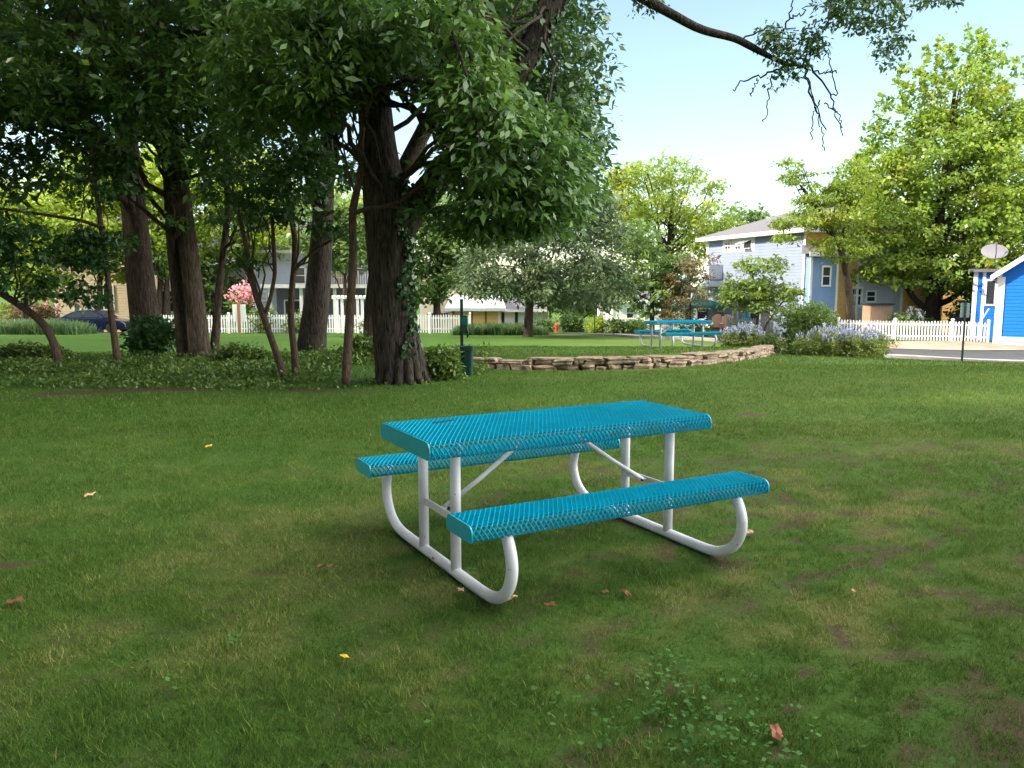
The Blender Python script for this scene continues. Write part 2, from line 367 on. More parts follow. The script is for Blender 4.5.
def vnoise(x, y, s, seed):
    r = np.random.default_rng(seed); g = r.random((64, 64))
    x = x * s + 100; y = y * s + 100
    xi = np.floor(x).astype(int); yi = np.floor(y).astype(int); fx = x - xi; fy = y - yi
    fx = fx * fx * (3 - 2 * fx); fy = fy * fy * (3 - 2 * fy)
    G = lambda a, b: g[a % 64, b % 64]
    return (G(xi, yi) * (1 - fx) + G(xi + 1, yi) * fx) * (1 - fy) + (G(xi, yi + 1) * (1 - fx) + G(xi + 1, yi + 1) * fx) * fy
def soil_at(x, y):
    s = np.zeros_like(x)
    wob = .55 * (vnoise(x, y, 5, 3) - .5) + .5 * (vnoise(x, y, 14, 4) - .5)
    for cx, cy, rx, ry, k in SOIL:
        d = np.sqrt(((x - cx) / rx) ** 2 + ((y - cy) / ry) ** 2) + wob * 1.5
        s = np.maximum(s, k * sstep(1.35, .45, d))
    n = vnoise(x, y, 1.7, 8) * .6 + vnoise(x, y, 6, 9) * .4                # thin worn places
    s = np.maximum(s, .55 * sstep(.56, .72, n) * sstep(11, 6, y) * sstep(-3, 1.5, x)); n3 = vnoise(x, y, 11, 15) * .5 + vnoise(x, y, 27, 16) * .5; s = np.maximum(s, (.55 + .35 * sstep(-1.5, 1.5, x)) * sstep(.535, .67, n3) * sstep(12, 6, y))
    s = np.maximum(s, .55 * sstep(.64, .78, n) * sstep(12, 8, y))
    edge = y - (11.9 + .35 * np.sin(x * 1.1) - .14 * np.clip(-x - 3, 0, 9) + .0 * x)   # trodden edge of the grove
    s = np.maximum(s, .97 * np.exp(-((edge + .1) / .42) ** 2) * sstep(-.9, -2.2, x) * (.5 + .5 * sstep(.35, .6, vnoise(x, y, 1.3, 12))))
    return s
def dry_at(x, y):
    n = .34 * vnoise(x, y, .8, 21) + .33 * vnoise(x, y, 2.6, 22) + .33 * vnoise(x, y, 8, 23)
    return np.clip(sstep(.42, .74, n) * (.62 + .38 * sstep(-1.5, 2.5, x)) * (.2 + .8 * sstep(9, 5, y)) + .16 * sstep(0, 4, x), 0, 1)
def lush_edge(x, y): return y - (12.1 - .14 * np.clip(-x - 3, 0, 9))

def axis(parts):
    a = [np.arange(p, q, s) for p, q, s in parts]; return np.unique(np.concatenate(a + [[parts[-1][1]]]))
xs = axis([(-900, -100, 80), (-100, -40, 5), (-40, -11, .8), (-11, 13, .14), (13, 40, .6), (40, 100, 5), (100, 900, 80)])
ys = axis([(-300, -40, 40), (-40, -2, 3), (-2, 2, .5), (2, 22, .14), (22, 65, .5), (65, 120, 5), (120, 1500, 90)])
X, Y = np.meshgrid(xs, ys)
Z = gz(X, Y)
v = np.stack([X, Y, Z], -1).reshape(-1, 3); nx, ny = len(xs), len(ys)
i = (np.arange(ny - 1)[:, None] * nx + np.arange(nx - 1)[None]).ravel()
f = np.stack([i, i + 1, i + nx + 1, i + nx], 1)
def groundmat():
    m, nt, N, L = newmat('lawn_ground')
    out = N('ShaderNodeOutputMaterial'); p = N('ShaderNodeBsdfPrincipled'); L(p.outputs[0], out.inputs[0]); p.inputs['Roughness'].default_value = .95; p.inputs['Specular IOR Level'].default_value = .05
    tc = N('ShaderNodeTexCoord'); nz = []
    for sc in (.35, 2.5, 38):
        n = N('ShaderNodeTexNoise'); n.inputs['Scale'].default_value = sc; n.inputs['Detail'].default_value = 6; n.inputs['Roughness'].default_value = .7; L(tc.outputs['Object'], n.inputs['Vector']); nz.append(n)
    r = N('ShaderNodeValToRGB'); e = r.color_ramp.elements; e[0].position = .33; e[0].color = c4((.026, .064, .013)); e[1].position = .68; e[1].color = c4((.078, .145, .030))
    mx = N('ShaderNodeMath'); mx.operation = 'MULTIPLY_ADD'; L(nz[0].outputs[0], mx.inputs[0]); mx.inputs[1].default_value = .4
    m2 = N('ShaderNodeMath'); m2.operation = 'MULTIPLY_ADD'; L(nz[1].outputs[0], m2.inputs[0]); m2.inputs[1].default_value = .25
    m3 = N('ShaderNodeMath'); m3.operation = 'MULTIPLY'; L(nz[2].outputs[0], m3.inputs[0]); m3.inputs[1].default_value = .35
    L(m3.outputs[0], m2.inputs[2]); L(m2.outputs[0], mx.inputs[2]); L(mx.outputs[0], r.inputs[0])
    def mixattr(prev, attr, col, k):
        a = N('ShaderNodeAttribute'); a.attribute_name = attr
        q = N('ShaderNodeMath'); q.operation = 'MULTIPLY'; q.inputs[1].default_value = k; L(a.outputs['Fac'], q.inputs[0])
        if attr == 'soil':      # crumbly edges
            cr = N('ShaderNodeMath'); cr.operation = 'MULTIPLY_ADD'; L(nz[2].outputs[0], cr.inputs[0]); cr.inputs[1].default_value = 1.5; cr.inputs[2].default_value = -.75
            ad = N('ShaderNodeMath'); ad.operation = 'ADD'; L(q.outputs[0], ad.inputs[0]); L(cr.outputs[0], ad.inputs[1])
            q = N('ShaderNodeMapRange'); q.interpolation_type = 'SMOOTHSTEP'; q.inputs['From Min'].default_value = .34; q.inputs['From Max'].default_value = 1.0; L(ad.outputs[0], q.inputs['Value'])
        x = N('ShaderNodeMixRGB'); L(q.outputs[0], x.inputs[0]); L(prev, x.inputs[1]); x.inputs[2].default_value = c4(col); return x.outputs[0]
    o = mixattr(r.outputs[0], 'dry', (.15, .125, .05), .7)
    o = mixattr(o, 'soil', (.080, .054, .038), 1.0)
    L(o, p.inputs['Base Color'])
    b = N('ShaderNodeBump'); b.inputs['Strength'].default_value = .8; b.inputs['Distance'].default_value = .03; L(nz[2].outputs[0], b.inputs['Height']); L(b.outputs[0], p.inputs['Normal'])
    return m
M['ground'] = groundmat()
ground = fast_mesh('ground', v, f, M['ground']); setp(ground, 'mown green lawn with worn patches running to the street', kind='structure')
for nm, fn in (('soil', soil_at), ('dry', dry_at)):
    a = ground.data.attributes.new(nm, 'FLOAT', 'POINT'); a.data.foreach_set("value", fn(X.ravel(), Y.ravel()).astype(np.float32))
ground.data.polygons.foreach_set("use_smooth", np.ones(len(f), bool))

# mown blades: one sheet of grass, finer near the camera
def bladesmat():
    m, nt, N, L = newmat('grass_blade')
    out = N('ShaderNodeOutputMaterial'); at_ = N('ShaderNodeAttribute'); at_.attribute_name = 'rnd'
    tc = N('ShaderNodeTexCoord'); n = N('ShaderNodeTexNoise'); n.inputs['Scale'].default_value = .6; n.inputs['Detail'].default_value = 5; L(tc.outputs['Object'], n.inputs['Vector'])
    r = N('ShaderNodeValToRGB'); e = r.color_ramp.elements
    e[0].position = 0; e[0].color = c4((.042, .088, .018)); e[1].position = .58; e[1].color = c4((.135, .215, .046))
    k = e.new(.8); k.color = c4((.25, .29, .08)); k = e.new(.95); k.color = c4((.40, .33, .17))
    q = N('ShaderNodeMath'); q.operation = 'MULTIPLY_ADD'; L(n.outputs[0], q.inputs[0]); q.inputs[1].default_value = .5; q.inputs[2].default_value = -.25
    s = N('ShaderNodeMath'); s.operation = 'ADD'; L(q.outputs[0], s.inputs[0]); L(at_.outputs['Fac'], s.inputs[1]); L(s.outputs[0], r.inputs[0])
    d = N('ShaderNodeBsdfDiffuse'); t = N('ShaderNodeBsdfTranslucent'); L(r.outputs[0], d.inputs[0]); L(r.outputs[0], t.inputs[0])
    m1 = N('ShaderNodeMixShader'); m1.inputs[0].default_value = .3; L(d.outputs[0], m1.inputs[1]); L(t.outputs[0], m1.inputs[2]); L(m1.outputs[0], out.inputs[0]); return m
M['blade'] = bladesmat()
def blades(n, y0, y1, wide, h, wd, pw):
    u = R.random(n); y = (y0 ** pw + u * (y1 ** pw - y0 ** pw)) ** (1 / pw)
    x = R.uniform(-1, 1, n) * (y * .63 * wide + .5)
    wy = np.interp(x, WALL[:, 0], WALL[:, 1])
    s = soil_at(x, y); dr = dry_at(x, y)
    keep = (R.random(n) > s ** 1.3 * .82) & ~((np.abs(y - wy) < .4) & (x > -.6) & (x < 6.6)) & ~((lush_edge(x, y) > .2) & (lush_edge(x, y) < 3.2) & (x < -.9) & (y < 22)) & ~((x > 13) & (y > 28.6))
    x, y, dr, s = x[keep], y[keep], dr[keep], s[keep]; k = len(x)
    tuft = vnoise(x, y, 9, 31) * .9 + vnoise(x, y, 2.5, 32) * .5
    a = R.uniform(0, 2 * PI, k); hh = h * (.45 + .75 * R.random(k)) * (.35 + 1.0 * tuft) * (1 - .5 * s); ww = wd * R.uniform(.6, 1.3, k)
    lean = hh * R.uniform(.1, 1.1, k); la = R.uniform(0, 2 * PI, k)
    z = gz(x, y) - .004
    b = np.stack([x, y, z], 1); sd_ = np.stack([np.cos(a) * ww / 2, np.sin(a) * ww / 2, np.zeros(k)], 1)
    tip = b + np.stack([np.cos(la) * lean, np.sin(la) * lean, hh], 1)
    v = np.stack([b - sd_, b + sd_, tip], 1).reshape(-1, 3)
    rnd = np.clip(R.random(k) ** 1.15 * .64 + dr * R.random(k) * .8 + (R.random(k) > .93) * .38, 0, 1.1)
    return v, rnd
A = [blades(640000, 2.3, 9, 1.22, .034, .0034, .95), blades(280000, 8, 16, 1.25, .040, .007, 1.3), blades(110000, 14.5, 30, 1.3, .045, .016, 1.4)]
v = np.concatenate([a[0] for a in A]); rn = np.concatenate([a[1] for a in A])
g = fast_mesh('lawn_grass', v, np.arange(len(v)).reshape(-1, 3), M['blade'], None, rn)
setp(g, 'short mown grass blades covering the lawn, thin over worn patches', kind='stuff')

# ------------------------------------------------------------------ street
def sheet(name, xs, near, far, mat_, dz, label, n=14):
    T = np.linspace(0, 1, n); X = np.repeat(xs[:, None], n, 1); Y = near(xs)[:, None] * (1 - T) + far(xs)[:, None] * T
    v = np.stack([X, Y, gz(X, Y) + dz], -1).reshape(-1, 3)
    i = (np.arange(len(xs) - 1)[:, None] * n + np.arange(n - 1)[None]).ravel(); f = np.stack([i, i + n, i + n + 1, i + 1], 1)
    o = fast_mesh(name, v, f, mat_); o.data.polygons.foreach_set("use_smooth", np.ones(len(f), bool)); return setp(o, label, kind='structure')
NX = [1.0, 4, 6.3, 10, 12.3, 14, 16, 20, 60]; NY = [50, 46.5, 41, 38.5, 34.5, 31.2, 30.3, 30, 30]
FX = [1.0, 4, 6.3, 10, 12.3, 14, 16, 20, 60]; FY = [53, 51.5, 47.5, 44, 39.5, 37, 36, 36, 36]
near = lambda x: np.interp(x, NX, NY); far = lambda x: np.interp(x, FX, FY)
rx = np.arange(1, 60, .4)
sheet('road', rx, near, far, M['asphalt'], .03, 'grey asphalt street beyond the lawn')
sheet('verge', np.arange(12.5, 60, .5), lambda x: far(x) + .15, lambda x: far(x) + 3.4, M['sand'], .035, 'dusty verge between street and picket fence')
def kerb(name, xs, yl, wdt, h, label):
    P = np.stack([xs, yl(xs)], 1); T = np.gradient(P, axis=0); T /= np.linalg.norm(T, axis=1)[:, None]; Nn = np.c_[-T[:, 1], T[:, 0]]
    a, b = P - Nn * wdt / 2, P + Nn * wdt / 2
    v = []; k = len(xs)
    for q, dz in ((a, -.1), (a, h), (b, h), (b, -.1)):
        v.append(np.c_[q, gz(P[:, 0], P[:, 1]) + dz])
    f = [(r * k + i, r * k + i + 1, (r + 1) * k + i + 1, (r + 1) * k + i) for r in range(3) for i in range(k - 1)]
    o = MB().add(np.concatenate(v), f).build(name, M['concrete']); return setp(o, label, kind='structure')
kerb('kerb', np.arange(5.5, 60, .4), lambda x: near(x) - .28, .5, .13, 'pale concrete kerb along the lawn')
sheet('driveway', np.arange(-62, -20, 1.0), lambda x: x * 0 + 48.6, lambda x: x * 0 + 56, M['asphalt'], .03, 'asphalt parking strip under the parked car')

# ------------------------------------------------------------------ picnic tables
def lattice(mb, us, prof, th, k=.645):
    """expanded metal: diamonds laid over an unrolled profile (list of y,z points), long way across"""
    prof = np.array(prof); seg = np.r_[0, np.cumsum(np.linalg.norm(np.diff(prof, axis=0), axis=1))]; S = seg[-1]
    nr = int(round(S / .0235)); nr += nr % 2; dv = S / nr
    def P(u, s, off):
        s = np.clip(s, 0, S); y = np.interp(s, seg, prof[:, 0]); z = np.interp(s, seg, prof[:, 1])
        e = .004; ty = np.interp(np.minimum(s + e, S), seg, prof[:, 0]) - np.interp(np.maximum(s - e, 0), seg, prof[:, 0]); tz = np.interp(np.minimum(s + e, S), seg, prof[:, 1]) - np.interp(np.maximum(s - e, 0), seg, prof[:, 1])
        l = np.hypot(ty, tz) + 1e-9
        return np.stack([u, y - tz / l * off, z + ty / l * off], -1)
    u0, u1 = us; nu = int(round((u1 - u0) / .027)); du = (u1 - u0) / nu
    cu, cv = [], []
    for r in range(1, nr):
        odd = r % 2
        m = np.arange(nu + (0 if odd else 1)); cu.append(u0 + (m + (.5 if odd else 0)) * du); cv.append(np.full(len(m), r * dv))
    cu = np.concatenate(cu); cv = np.concatenate(cv); n = len(cu)
    O = [(-du / 2, 0), (0, -dv), (du / 2, 0), (0, dv)]
    vs = []
    for off, kk in ((0, 1), (-.006, k), (-th, k), (-th + .001, 1)):
        for a, b in O: vs.append(P(np.clip(cu + a * kk, u0, u1), cv + b * kk, np.full(n, off)))
    v = np.stack(vs, 1)                                        # n,16,3
    q = []
    for i in range(4):
        j = (i + 1) % 4
        q += [(i, j, 4 + j, 4 + i), (4 + i, 4 + j, 8 + j, 8 + i), (8 + i, 8 + j, 12 + j, 12 + i)]
    f = (np.arange(n)[:, None, None] * 16 + np.array(q)[None]).reshape(-1, 4)
    mb.add(v.reshape(-1, 3), f.tolist())
def slab_profile(hw, z, t, r):
    a = np.linspace(0, PI / 2, 7)
    right = [(hw - r + r * math.sin(x), z - r + r * math.cos(x)) for x in a]
    right += [(hw - .002, z - r - (t - r) * .55), (hw - .016, z - t + .004), (hw - .035, z - t)]
    return [(-y, zz) for y, zz in right][::-1] + right
def slab(name, root, L, yc, hw, z, t, r):
    prof = slab_profile(hw, z, t, r); mb = MB(); lattice(mb, (-L / 2 + .006, L / 2 - .006), prof, .0125)
    o = mb.build(name, M['teal'], root, world=False); o.location = (0, yc, 0)
    for s in (-1, 1):
        e = MB(); pl = [(y * .985, zz - .002) for y, zz in prof]
        e.prism(pl, (s * L / 2 - .005 + (0 if s > 0 else 0), 0, 0), (0, 1, 0), (0, 0, 1), (.010, 0, 0))
        e.build('end_plate', M['teal'], o, world=False, bevel=.002)
    return o
TH, BHT = .774, .476
def make_table():
    root = thing('picnic_table', (0, 0, 0), None, 'picnic table', 'turquoise picnic tables')
    L = 1.829
    top = slab('tabletop', root, L, 0, .368, TH, .094, .050)
    for s in (-1, 1): slab('bench', root, L, s * .70, .144, BHT, .084, .043)
    e = .716; r = .0295
    for sx in (-1, 1):
        p = [(y, .03) for y in np.linspace(-.52, .52, 9)]
        arc = [(.52, .03), (.63, .035), (.725, .062), (.80, .115), (.842, .19), (.852, .26), (.832, .33), (.79, BHT - .078)]
        path = [(-a, b) for a, b in arc[::-1]] + p[1:-1] + arc
        P = smoothpath(np.array([(sx * e, a, b) for a, b in path]), 70)
        MB().tube(P, r, 14).build('ground_tube', M['white_pipe'], root, world=False, smooth=True)
        for sy in (-1, 1):
            MB().tube([(sx * e, sy * .222, .04), (sx * e, sy * .222, .4), (sx * e, sy * .222, TH - .045)], r * .98, 14).build('post', M['white_pipe'], root, world=False, smooth=True)
        st = MB().box((sx * e, 0, .318), (.006, .2, .022)); MB().box((sx * (e - .036), 0, .325), (.028, .018, .004)).build('brace_lug', M['white_pipe'], root, world=False)
        MB().box((sx * e, 0, TH - .053), (.018, .33, .008)).build('mounting_bar', M['white_pipe'], root, world=False, bevel=.003)
        st.build('cross_strap', M['white_pipe'], root, world=False, bevel=.003)
        MB().tube([(sx * (e - .03), 0, .325), (sx * .46, 0, .465), (sx * .20, 0, TH - .05 - .08)] + [(sx * .17, 0, TH - .052)], [.0135, .0135, .0135, .012], 10).build('diagonal_brace', M['white_pipe'], root, world=False, smooth=True)
        MB().tube([(sx * (e - .05), -.03, .325), (sx * (e - .05), .03, .325)], .008, 6).build('bolt', M['rust'], root, world=False)
    return root, top
def dup(o, parent=None):
    c = o.copy(); col.objects.link(c); c.parent = parent
    for ch in list(o.children): dup(ch, c)
    return c
table, top = make_table()
far_table = dup(table)
table.location = (.2247, 4.724, .0); table.rotation_euler = (0, 0, .4977)
table["label"] = "large turquoise mesh picnic table with white tube legs in the middle of the lawn"
MB().box((-.60, .185, TH + .0015), (.075, .006, .0015), rz=.22).build('scuff', M['rust'], top, world=False)
p = at(677, 351, 23.4); far_table.location = (p[0], p[1], float(gz(p[0], p[1]))); far_table.rotation_euler = (0, 0, .40)
far_table["label"] = "small far turquoise picnic table on the raised lawn behind the stone edging"
far_table["category"] = "picnic table"; far_table["group"] = 'turquoise picnic tables'

# ------------------------------------------------------------------ stone edging
root = thing('stone_edging', (WALL[4][0], WALL[4][1], float(gz(WALL[4][0], WALL[4][1] - .3))), 'low dry stone edging of stacked ledge blocks curving along the raised lawn', 'stone edging')
wl = smoothpath(np.c_[WALL, np.zeros(len(WALL))], 80); wl = wl[:, :2]
sl = np.r_[0, np.cumsum(np.linalg.norm(np.diff(wl, axis=0), axis=1))]
mb = MB()
g1 = np.linspace(-1, 1, 5)
def stone(c, h, ang):
    fc = []; vs = []
    for ax in range(3):
        for sg in (-1, 1):
            a, b = np.meshgrid(g1, g1); q = np.zeros((25, 3)); q[:, ax] = sg; q[:, (ax + 1) % 3] = a.ravel() * sg; q[:, (ax + 2) % 3] = b.ravel()
            base = len(vs) * 25; vs.append(q)
            fc += [(base + i * 5 + j, base + i * 5 + j + 1, base + (i + 1) * 5 + j + 1, base + (i + 1) * 5 + j) for i in range(4) for j in range(4)]
    q = np.concatenate(vs)
    q = q / (np.abs(q) ** 9).sum(1)[:, None] ** (1 / 9)
    ph = R.uniform(0, 6, 6)
    q = q + .13 * np.stack([np.sin(q[:, 1] * 2.3 + ph[0] + q[:, 2] * 1.5), np.sin(q[:, 0] * 3.1 + ph[1]) + .5 * np.sin(q[:, 2] * 5 + ph[4]), np.sin(q[:, 0] * 2.4 + ph[2] + q[:, 1])], 1)
    q = q * h; cc, ss = math.cos(ang), math.sin(ang)
    mb.add(np.c_[q[:, 0] * cc - q[:, 1] * ss, q[:, 0] * ss + q[:, 1] * cc, q[:, 2]] + c, fc)
for course, (z0, hh) in enumerate(((-.03, .066), (.092, .050), (.17, .026))):
    s = -.1 if course else 0
    while s < sl[-1] - .1:
        ln = R.choice([.2, .28, .36, .45, .6]) * R.uniform(.85, 1.15) if course < 2 else R.uniform(.3, .9)
        if course == 2 and R.random() < .45: s += ln; continue
        m = min(s + ln / 2, sl[-1]); x = np.interp(m, sl, wl[:, 0]); y = np.interp(m, sl, wl[:, 1])
        x2 = np.interp(m + .1, sl, wl[:, 0]); y2 = np.interp(m + .1, sl, wl[:, 1]); x1 = np.interp(m - .1, sl, wl[:, 0]); y1 = np.interp(m - .1, sl, wl[:, 1])
        h = hh * R.uniform(.68, 1.2)
        stone(np.array([x, y + R.uniform(-.06, .06) + course * .03, float(gz(x, y - .25)) + z0 + h * .9]), np.array([ln / 2 - .008, R.uniform(.12, .19), h]), math.atan2(y2 - y1, x2 - x1) + R.uniform(-.05, .05))
        s += ln
mb.build('stones', M['stone'], root, smooth=False)

# ------------------------------------------------------------------ the grove
def gbase(px, py, Y):
    p = at(px, py, Y); return np.array([p[0], p[1], float(gz(p[0], p[1]))])
def E3(x, y, z, rx, ry, rz): return (np.array([x, y, z], float), np.array([rx, ry, rz], float), (rx * ry * rz) ** .75)

# big oak: one bole that forks, ivy on its right side
b = gbase(402, 383, 12.7)
t1 = trunk_px([(401, 392, 54), (400, 381, 48), (397, 368, 45), (394, 345, 42), (391, 300, 40), (389, 250, 41), (388, 215, 46), (382, 180, 40), (377, 140, 34), (373, 90, 31), (366, 30, 29), (352, -60, 26), (335, -220, 20), (325, -420, 12)], 12.7, 60)
t2 = trunk_px([(395, 235, 32), (412, 210, 30), (430, 188, 27), (462, 150, 25), (492, 108, 25), (520, 70, 25), (541, 30, 24), (560, -15, 24), (585, -110, 20), (600, -300, 12)], 12.7, 40)
t3 = trunk_px([(574, -62, 13), (592, -40, 11), (612, -20, 10), (640, -3, 9.5), (668, 12, 9), (700, 30, 8), (735, 38, 7), (752, 47, 7), (768, 56, 5), (789, 65, 4)], 12.5, 40)
def twigs(mb):
    mb.tube(t3[0], t3[1], 9)
    for pts, wd in [([(789, 65), (803, 64), (808, 78), (813, 100), (818, 115), (826, 128)], 3), ([(813, 73), (838, 72)], 1.6), ([(789, 65), (772, 72), (755, 78), (738, 82), (733, 92)], 2.2), ([(806, 62), (816, 70), (829, 92), (833, 110), (845, 135)], 2.2),
                    ([(757, 78), (750, 95)], 1.2), ([(772, 74), (768, 100), (765, 122)], 1.4), ([(820, 100), (812, 118), (811, 140)], 1.4), ([(824, 104), (838, 112), (842, 128)], 1.3), ([(829, 92), (838, 98), (832, 62), (825, 48)], 1.4), ([(808, 78), (822, 128), (823, 150)], 1.2),
                    ([(775, 40), (790, 18), (795, -8)], 2), ([(790, 18), (805, 12), (815, -5)], 1.6), ([(740, 40), (770, 25), (800, 30)], 1.6), ([(600, -60), (700, -70), (800, -40), (880, -20), (905, 20)], 8), ([(880, -20), (930, -15), (960, 5)], 5), ([(838, -25), (850, 10)], 3)]:
        P, r = trunk_px([(a, c, wd * (1.05 - .75 * i / len(pts))) for i, (a, c) in enumerate(pts)], 12.5, 18)
        P[1:] += R.normal(size=(17, 3)) * .018
        mb.tube(P, np.maximum(r, .008), 6, False)
    for a in np.linspace(-2.4, 1.0, 9):     # root flare
        d = np.array([math.cos(a), math.sin(a), 0]); c = np.array([b[0], b[1], 0])
        mb.tube([c + d * .20 + [0, 0, .75], c + d * .29 + [0, 0, .32], c + d * .36 + [0, 0, .08], c + d * .5 + [0, 0, -.08]], [.08, .085, .075, .04], 8)
ells = [pxe(515, 160, 11.2, 66, 50, 1.2, 3.0), pxe(540, 205, 11.4, 36, 28, .8, 1.0), pxe(492, 222, 11.2, 50, 18, .8, 1.2), pxe(474, 108, 11.3, 38, 40, 1.0, 1.5), pxe(430, 45, 11.6, 62, 46, 1.4, 2.2), pxe(300, 60, 11.6, 75, 55, 1.4, 2.2), pxe(265, 115, 12.0, 50, 26, 1.0, .7), pxe(365, 25, 11.4, 60, 26, 1.2, 1.4), pxe(480, 20, 13.6, 60, 30, .6, 1.0)]
root, pts = tree('oak_tree', 'largest oak with a thick forked ivy clad trunk at the right end of the grove', b, [(t1[0], t1[1]), (t2[0], t2[1])], ells, M['l_grove'], M['bark_oak'], 570, 42, .145, .34, .40, .42, .35, 26, 'shade trees of the grove', .55, wob=.05, seg=40, extra=twigs, r0=.16)
up = [E3(-2.5, 13.5, 12, 5.5, 5, 4.5), E3(-4, 12.5, 9, 4.5, 4, 3)]
v, f = spray(ell_points(up, 300), 1.0, 30, .26, .6, .6); foliage('upper_crown', v, f, M['l_grove'], root)
lf = [pxe(795, 52, 12.4, 22, 18, .3), pxe(775, 38, 12.5, 18, 10, .3), pxe(785, 78, 12.4, 12, 10, .2), pxe(870, 12, 12.3, 42, 16, .5), pxe(890, 45, 12.3, 15, 25, .3), pxe(940, 2, 12.3, 24, 6, .3), pxe(840, 0, 12.3, 20, 8, .4), pxe(645, 5, 12.6, 14, 9, .3), pxe(818, 40, 12.4, 12, 14, .2)]
v, f = spray(ell_points(lf, 190, .2), .13, 18, .078, .5, .8); foliage('overhanging_leaves', v, f, M['l_grove_b'], root)
# ivy
iv = []
for (P, r), a0, a1, n, i0, i1 in ((t1, -.9, .75, 1500, 8, 32), (t2, -3, 3, 2600, 4, 34)):
    for _ in range(n):
        i = R.uniform(i0, i1); k = int(i); a = R.uniform(a0, a1) + (.25 * math.sin(i * .9)); q = P[k] + (P[min(k + 1, len(P) - 1)] - P[k]) * (i - k)
        if P is t1[0] and R.random() < .55 * max(0, (i0 + 10 - i) / 10): continue
        if P is t2[0] and i > 19 and -2.2 < a < -.6 and R.random() < .85: continue
        iv.append(q + np.array([math.cos(a), math.sin(a) if P is t1[0] else math.sin(a) * .9, .25 * math.sin(a) if P is t2[0] else 0]) * (r[k] * 1.02 + abs(R.normal()) * .035))
iv = np.array(iv); nrm = unit(R.normal(size=iv.shape) + np.array([.8, -.8, .5])); dd = R.normal(size=iv.shape) * .5; dd[:, 2] -= 1
v, f = leaf_quads(iv, dd, nrm, .085 * R.uniform(.7, 1.3, len(iv)), .9); foliage('ivy', v, f, M['l_ivy'], root)
# the paler blue-green tree mass behind the oak's right side
b = gbase(500, 352, 19.5)
tree('oak_tree', 'dark oak crown rising against the sky behind the right fork of the big oak', gbase(372, 352, 21), [trunk_px([(372, 356, 20), (374, 300, 18), (388, 200, 17), (440, 100, 15), (490, 20, 12), (510, -100, 8)], 21)],
     [pxe(560, 60, 18, 45, 75, 1.6), pxe(565, 140, 18, 46, 55, 1.5), pxe(540, 190, 17.5, 60, 40, 1.3), pxe(500, 80, 18, 60, 80, 1.8), pxe(520, -60, 18, 90, 60, 2.2)], M['l_grove_b'], M['bark_dark'], 520, 46, .17, .42, .45, .55, .3, 16, 'shade trees of the grove')

tree('oak_tree', 'straight dark trunk standing just left of the big oak', gbase(312, 352, 22), [trunk_px([(311, 356, 32), (313, 335, 27), (317, 300, 25), (321, 250, 22), (324, 200, 19), (327, 150, 15), (332, 80, 14), (335, -20, 13), (332, -200, 9)], 22, 40)],
     [pxe(300, 75, 19, 80, 55, 1.8, 8), pxe(250, 40, 19, 80, 60, 1.8, 8), pxe(340, 10, 20, 90, 50, 2, 8), pxe(300, 175, 20, 44, 26, 1, 1.8), pxe(345, 150, 19, 30, 36, 1, 1.2), pxe(262, 200, 19.5, 24, 16, .8, .5)], M['l_grove_b'], M['bark_oak'], 170, 46, .19, .5, .45, .5, .35, 16, 'shade trees of the grove', wob=.04, seg=24, upper=E3(-4, 21, 12, 5.5, 5, 4.5))
tree('maple_tree', 'twin stemmed brown trunk in the left half of the grove', gbase(195, 358, 18),
     [trunk_px([(202, 362, 25), (200, 350, 21), (196, 315, 19), (191, 270, 18), (184, 215, 18), (176, 165, 19), (167, 110, 20), (160, 50, 21), (156, -20, 19), (150, -200, 12)], 18, 50),
      trunk_px([(184, 358, 15), (183, 345, 13), (179, 300, 12.5), (174, 250, 13), (171, 200, 13), (169, 150, 13), (166, 110, 12)], 18.15, 30)],
     [pxe(110, 85, 15.5, 120, 50, 1.8, 9), pxe(195, 110, 15.5, 60, 35, 1.0, 2.5), pxe(230, 55, 15.5, 70, 45, 1.5, 5), pxe(50, 40, 15.5, 110, 55, 1.8, 8), pxe(165, 225, 17.0, 25, 12, .6, .3), pxe(205, 150, 16, 46, 22, .9, 1.3), pxe(140, 140, 15.5, 50, 16, .9, 1.3), pxe(200, 190, 17, 22, 16, .6, .35)], M['l_grove'], M['bark_brown'], 225, 46, .165, .42, .42, .42, .25, 20, 'shade trees of the grove', wob=.04, seg=24, upper=E3(-7, 17, 11, 5.5, 5, 4.5),
     extra=lambda mb: [mb.tube(*trunk_px([(164, 62, 17), (180, 38, 15), (196, 30, 13), (225, 42, 9), (255, 60, 6)], 18, 20), 10), mb.tube(*trunk_px([(160, 60, 14), (120, 60, 11), (80, 40, 10), (40, 20, 8), (0, 4, 7), (-40, -5, 5)], 17.6, 24), 10)])
tree('oak_tree', 'dark single trunk behind the navy car side of the grove, shrub at its foot', gbase(148, 350, 20), [trunk_px([(148, 352, 36), (147, 335, 30), (143, 300, 27), (138, 250, 25), (133, 200, 23), (128, 150, 20), (120, 90, 18), (108, 20, 17), (95, -120, 12)], 20, 44)],
     [pxe(60, 120, 17.5, 80, 36, 1.8, 8), pxe(100, 55, 18, 110, 55, 2.2, 12), pxe(15, 90, 17.5, 60, 70, 1.8, 8), pxe(30, 175, 17.5, 56, 22, 1.2, 2.2), pxe(80, 165, 17.5, 40, 16, 1.0, 1.2), ], M['l_grove_b'], M['bark_dark'], 225, 46, .19, .5, .45, .45, .25, 18, 'shade trees of the grove', wob=.04, seg=24, upper=E3(-10, 20, 11.5, 5.5, 5.5, 4.5))
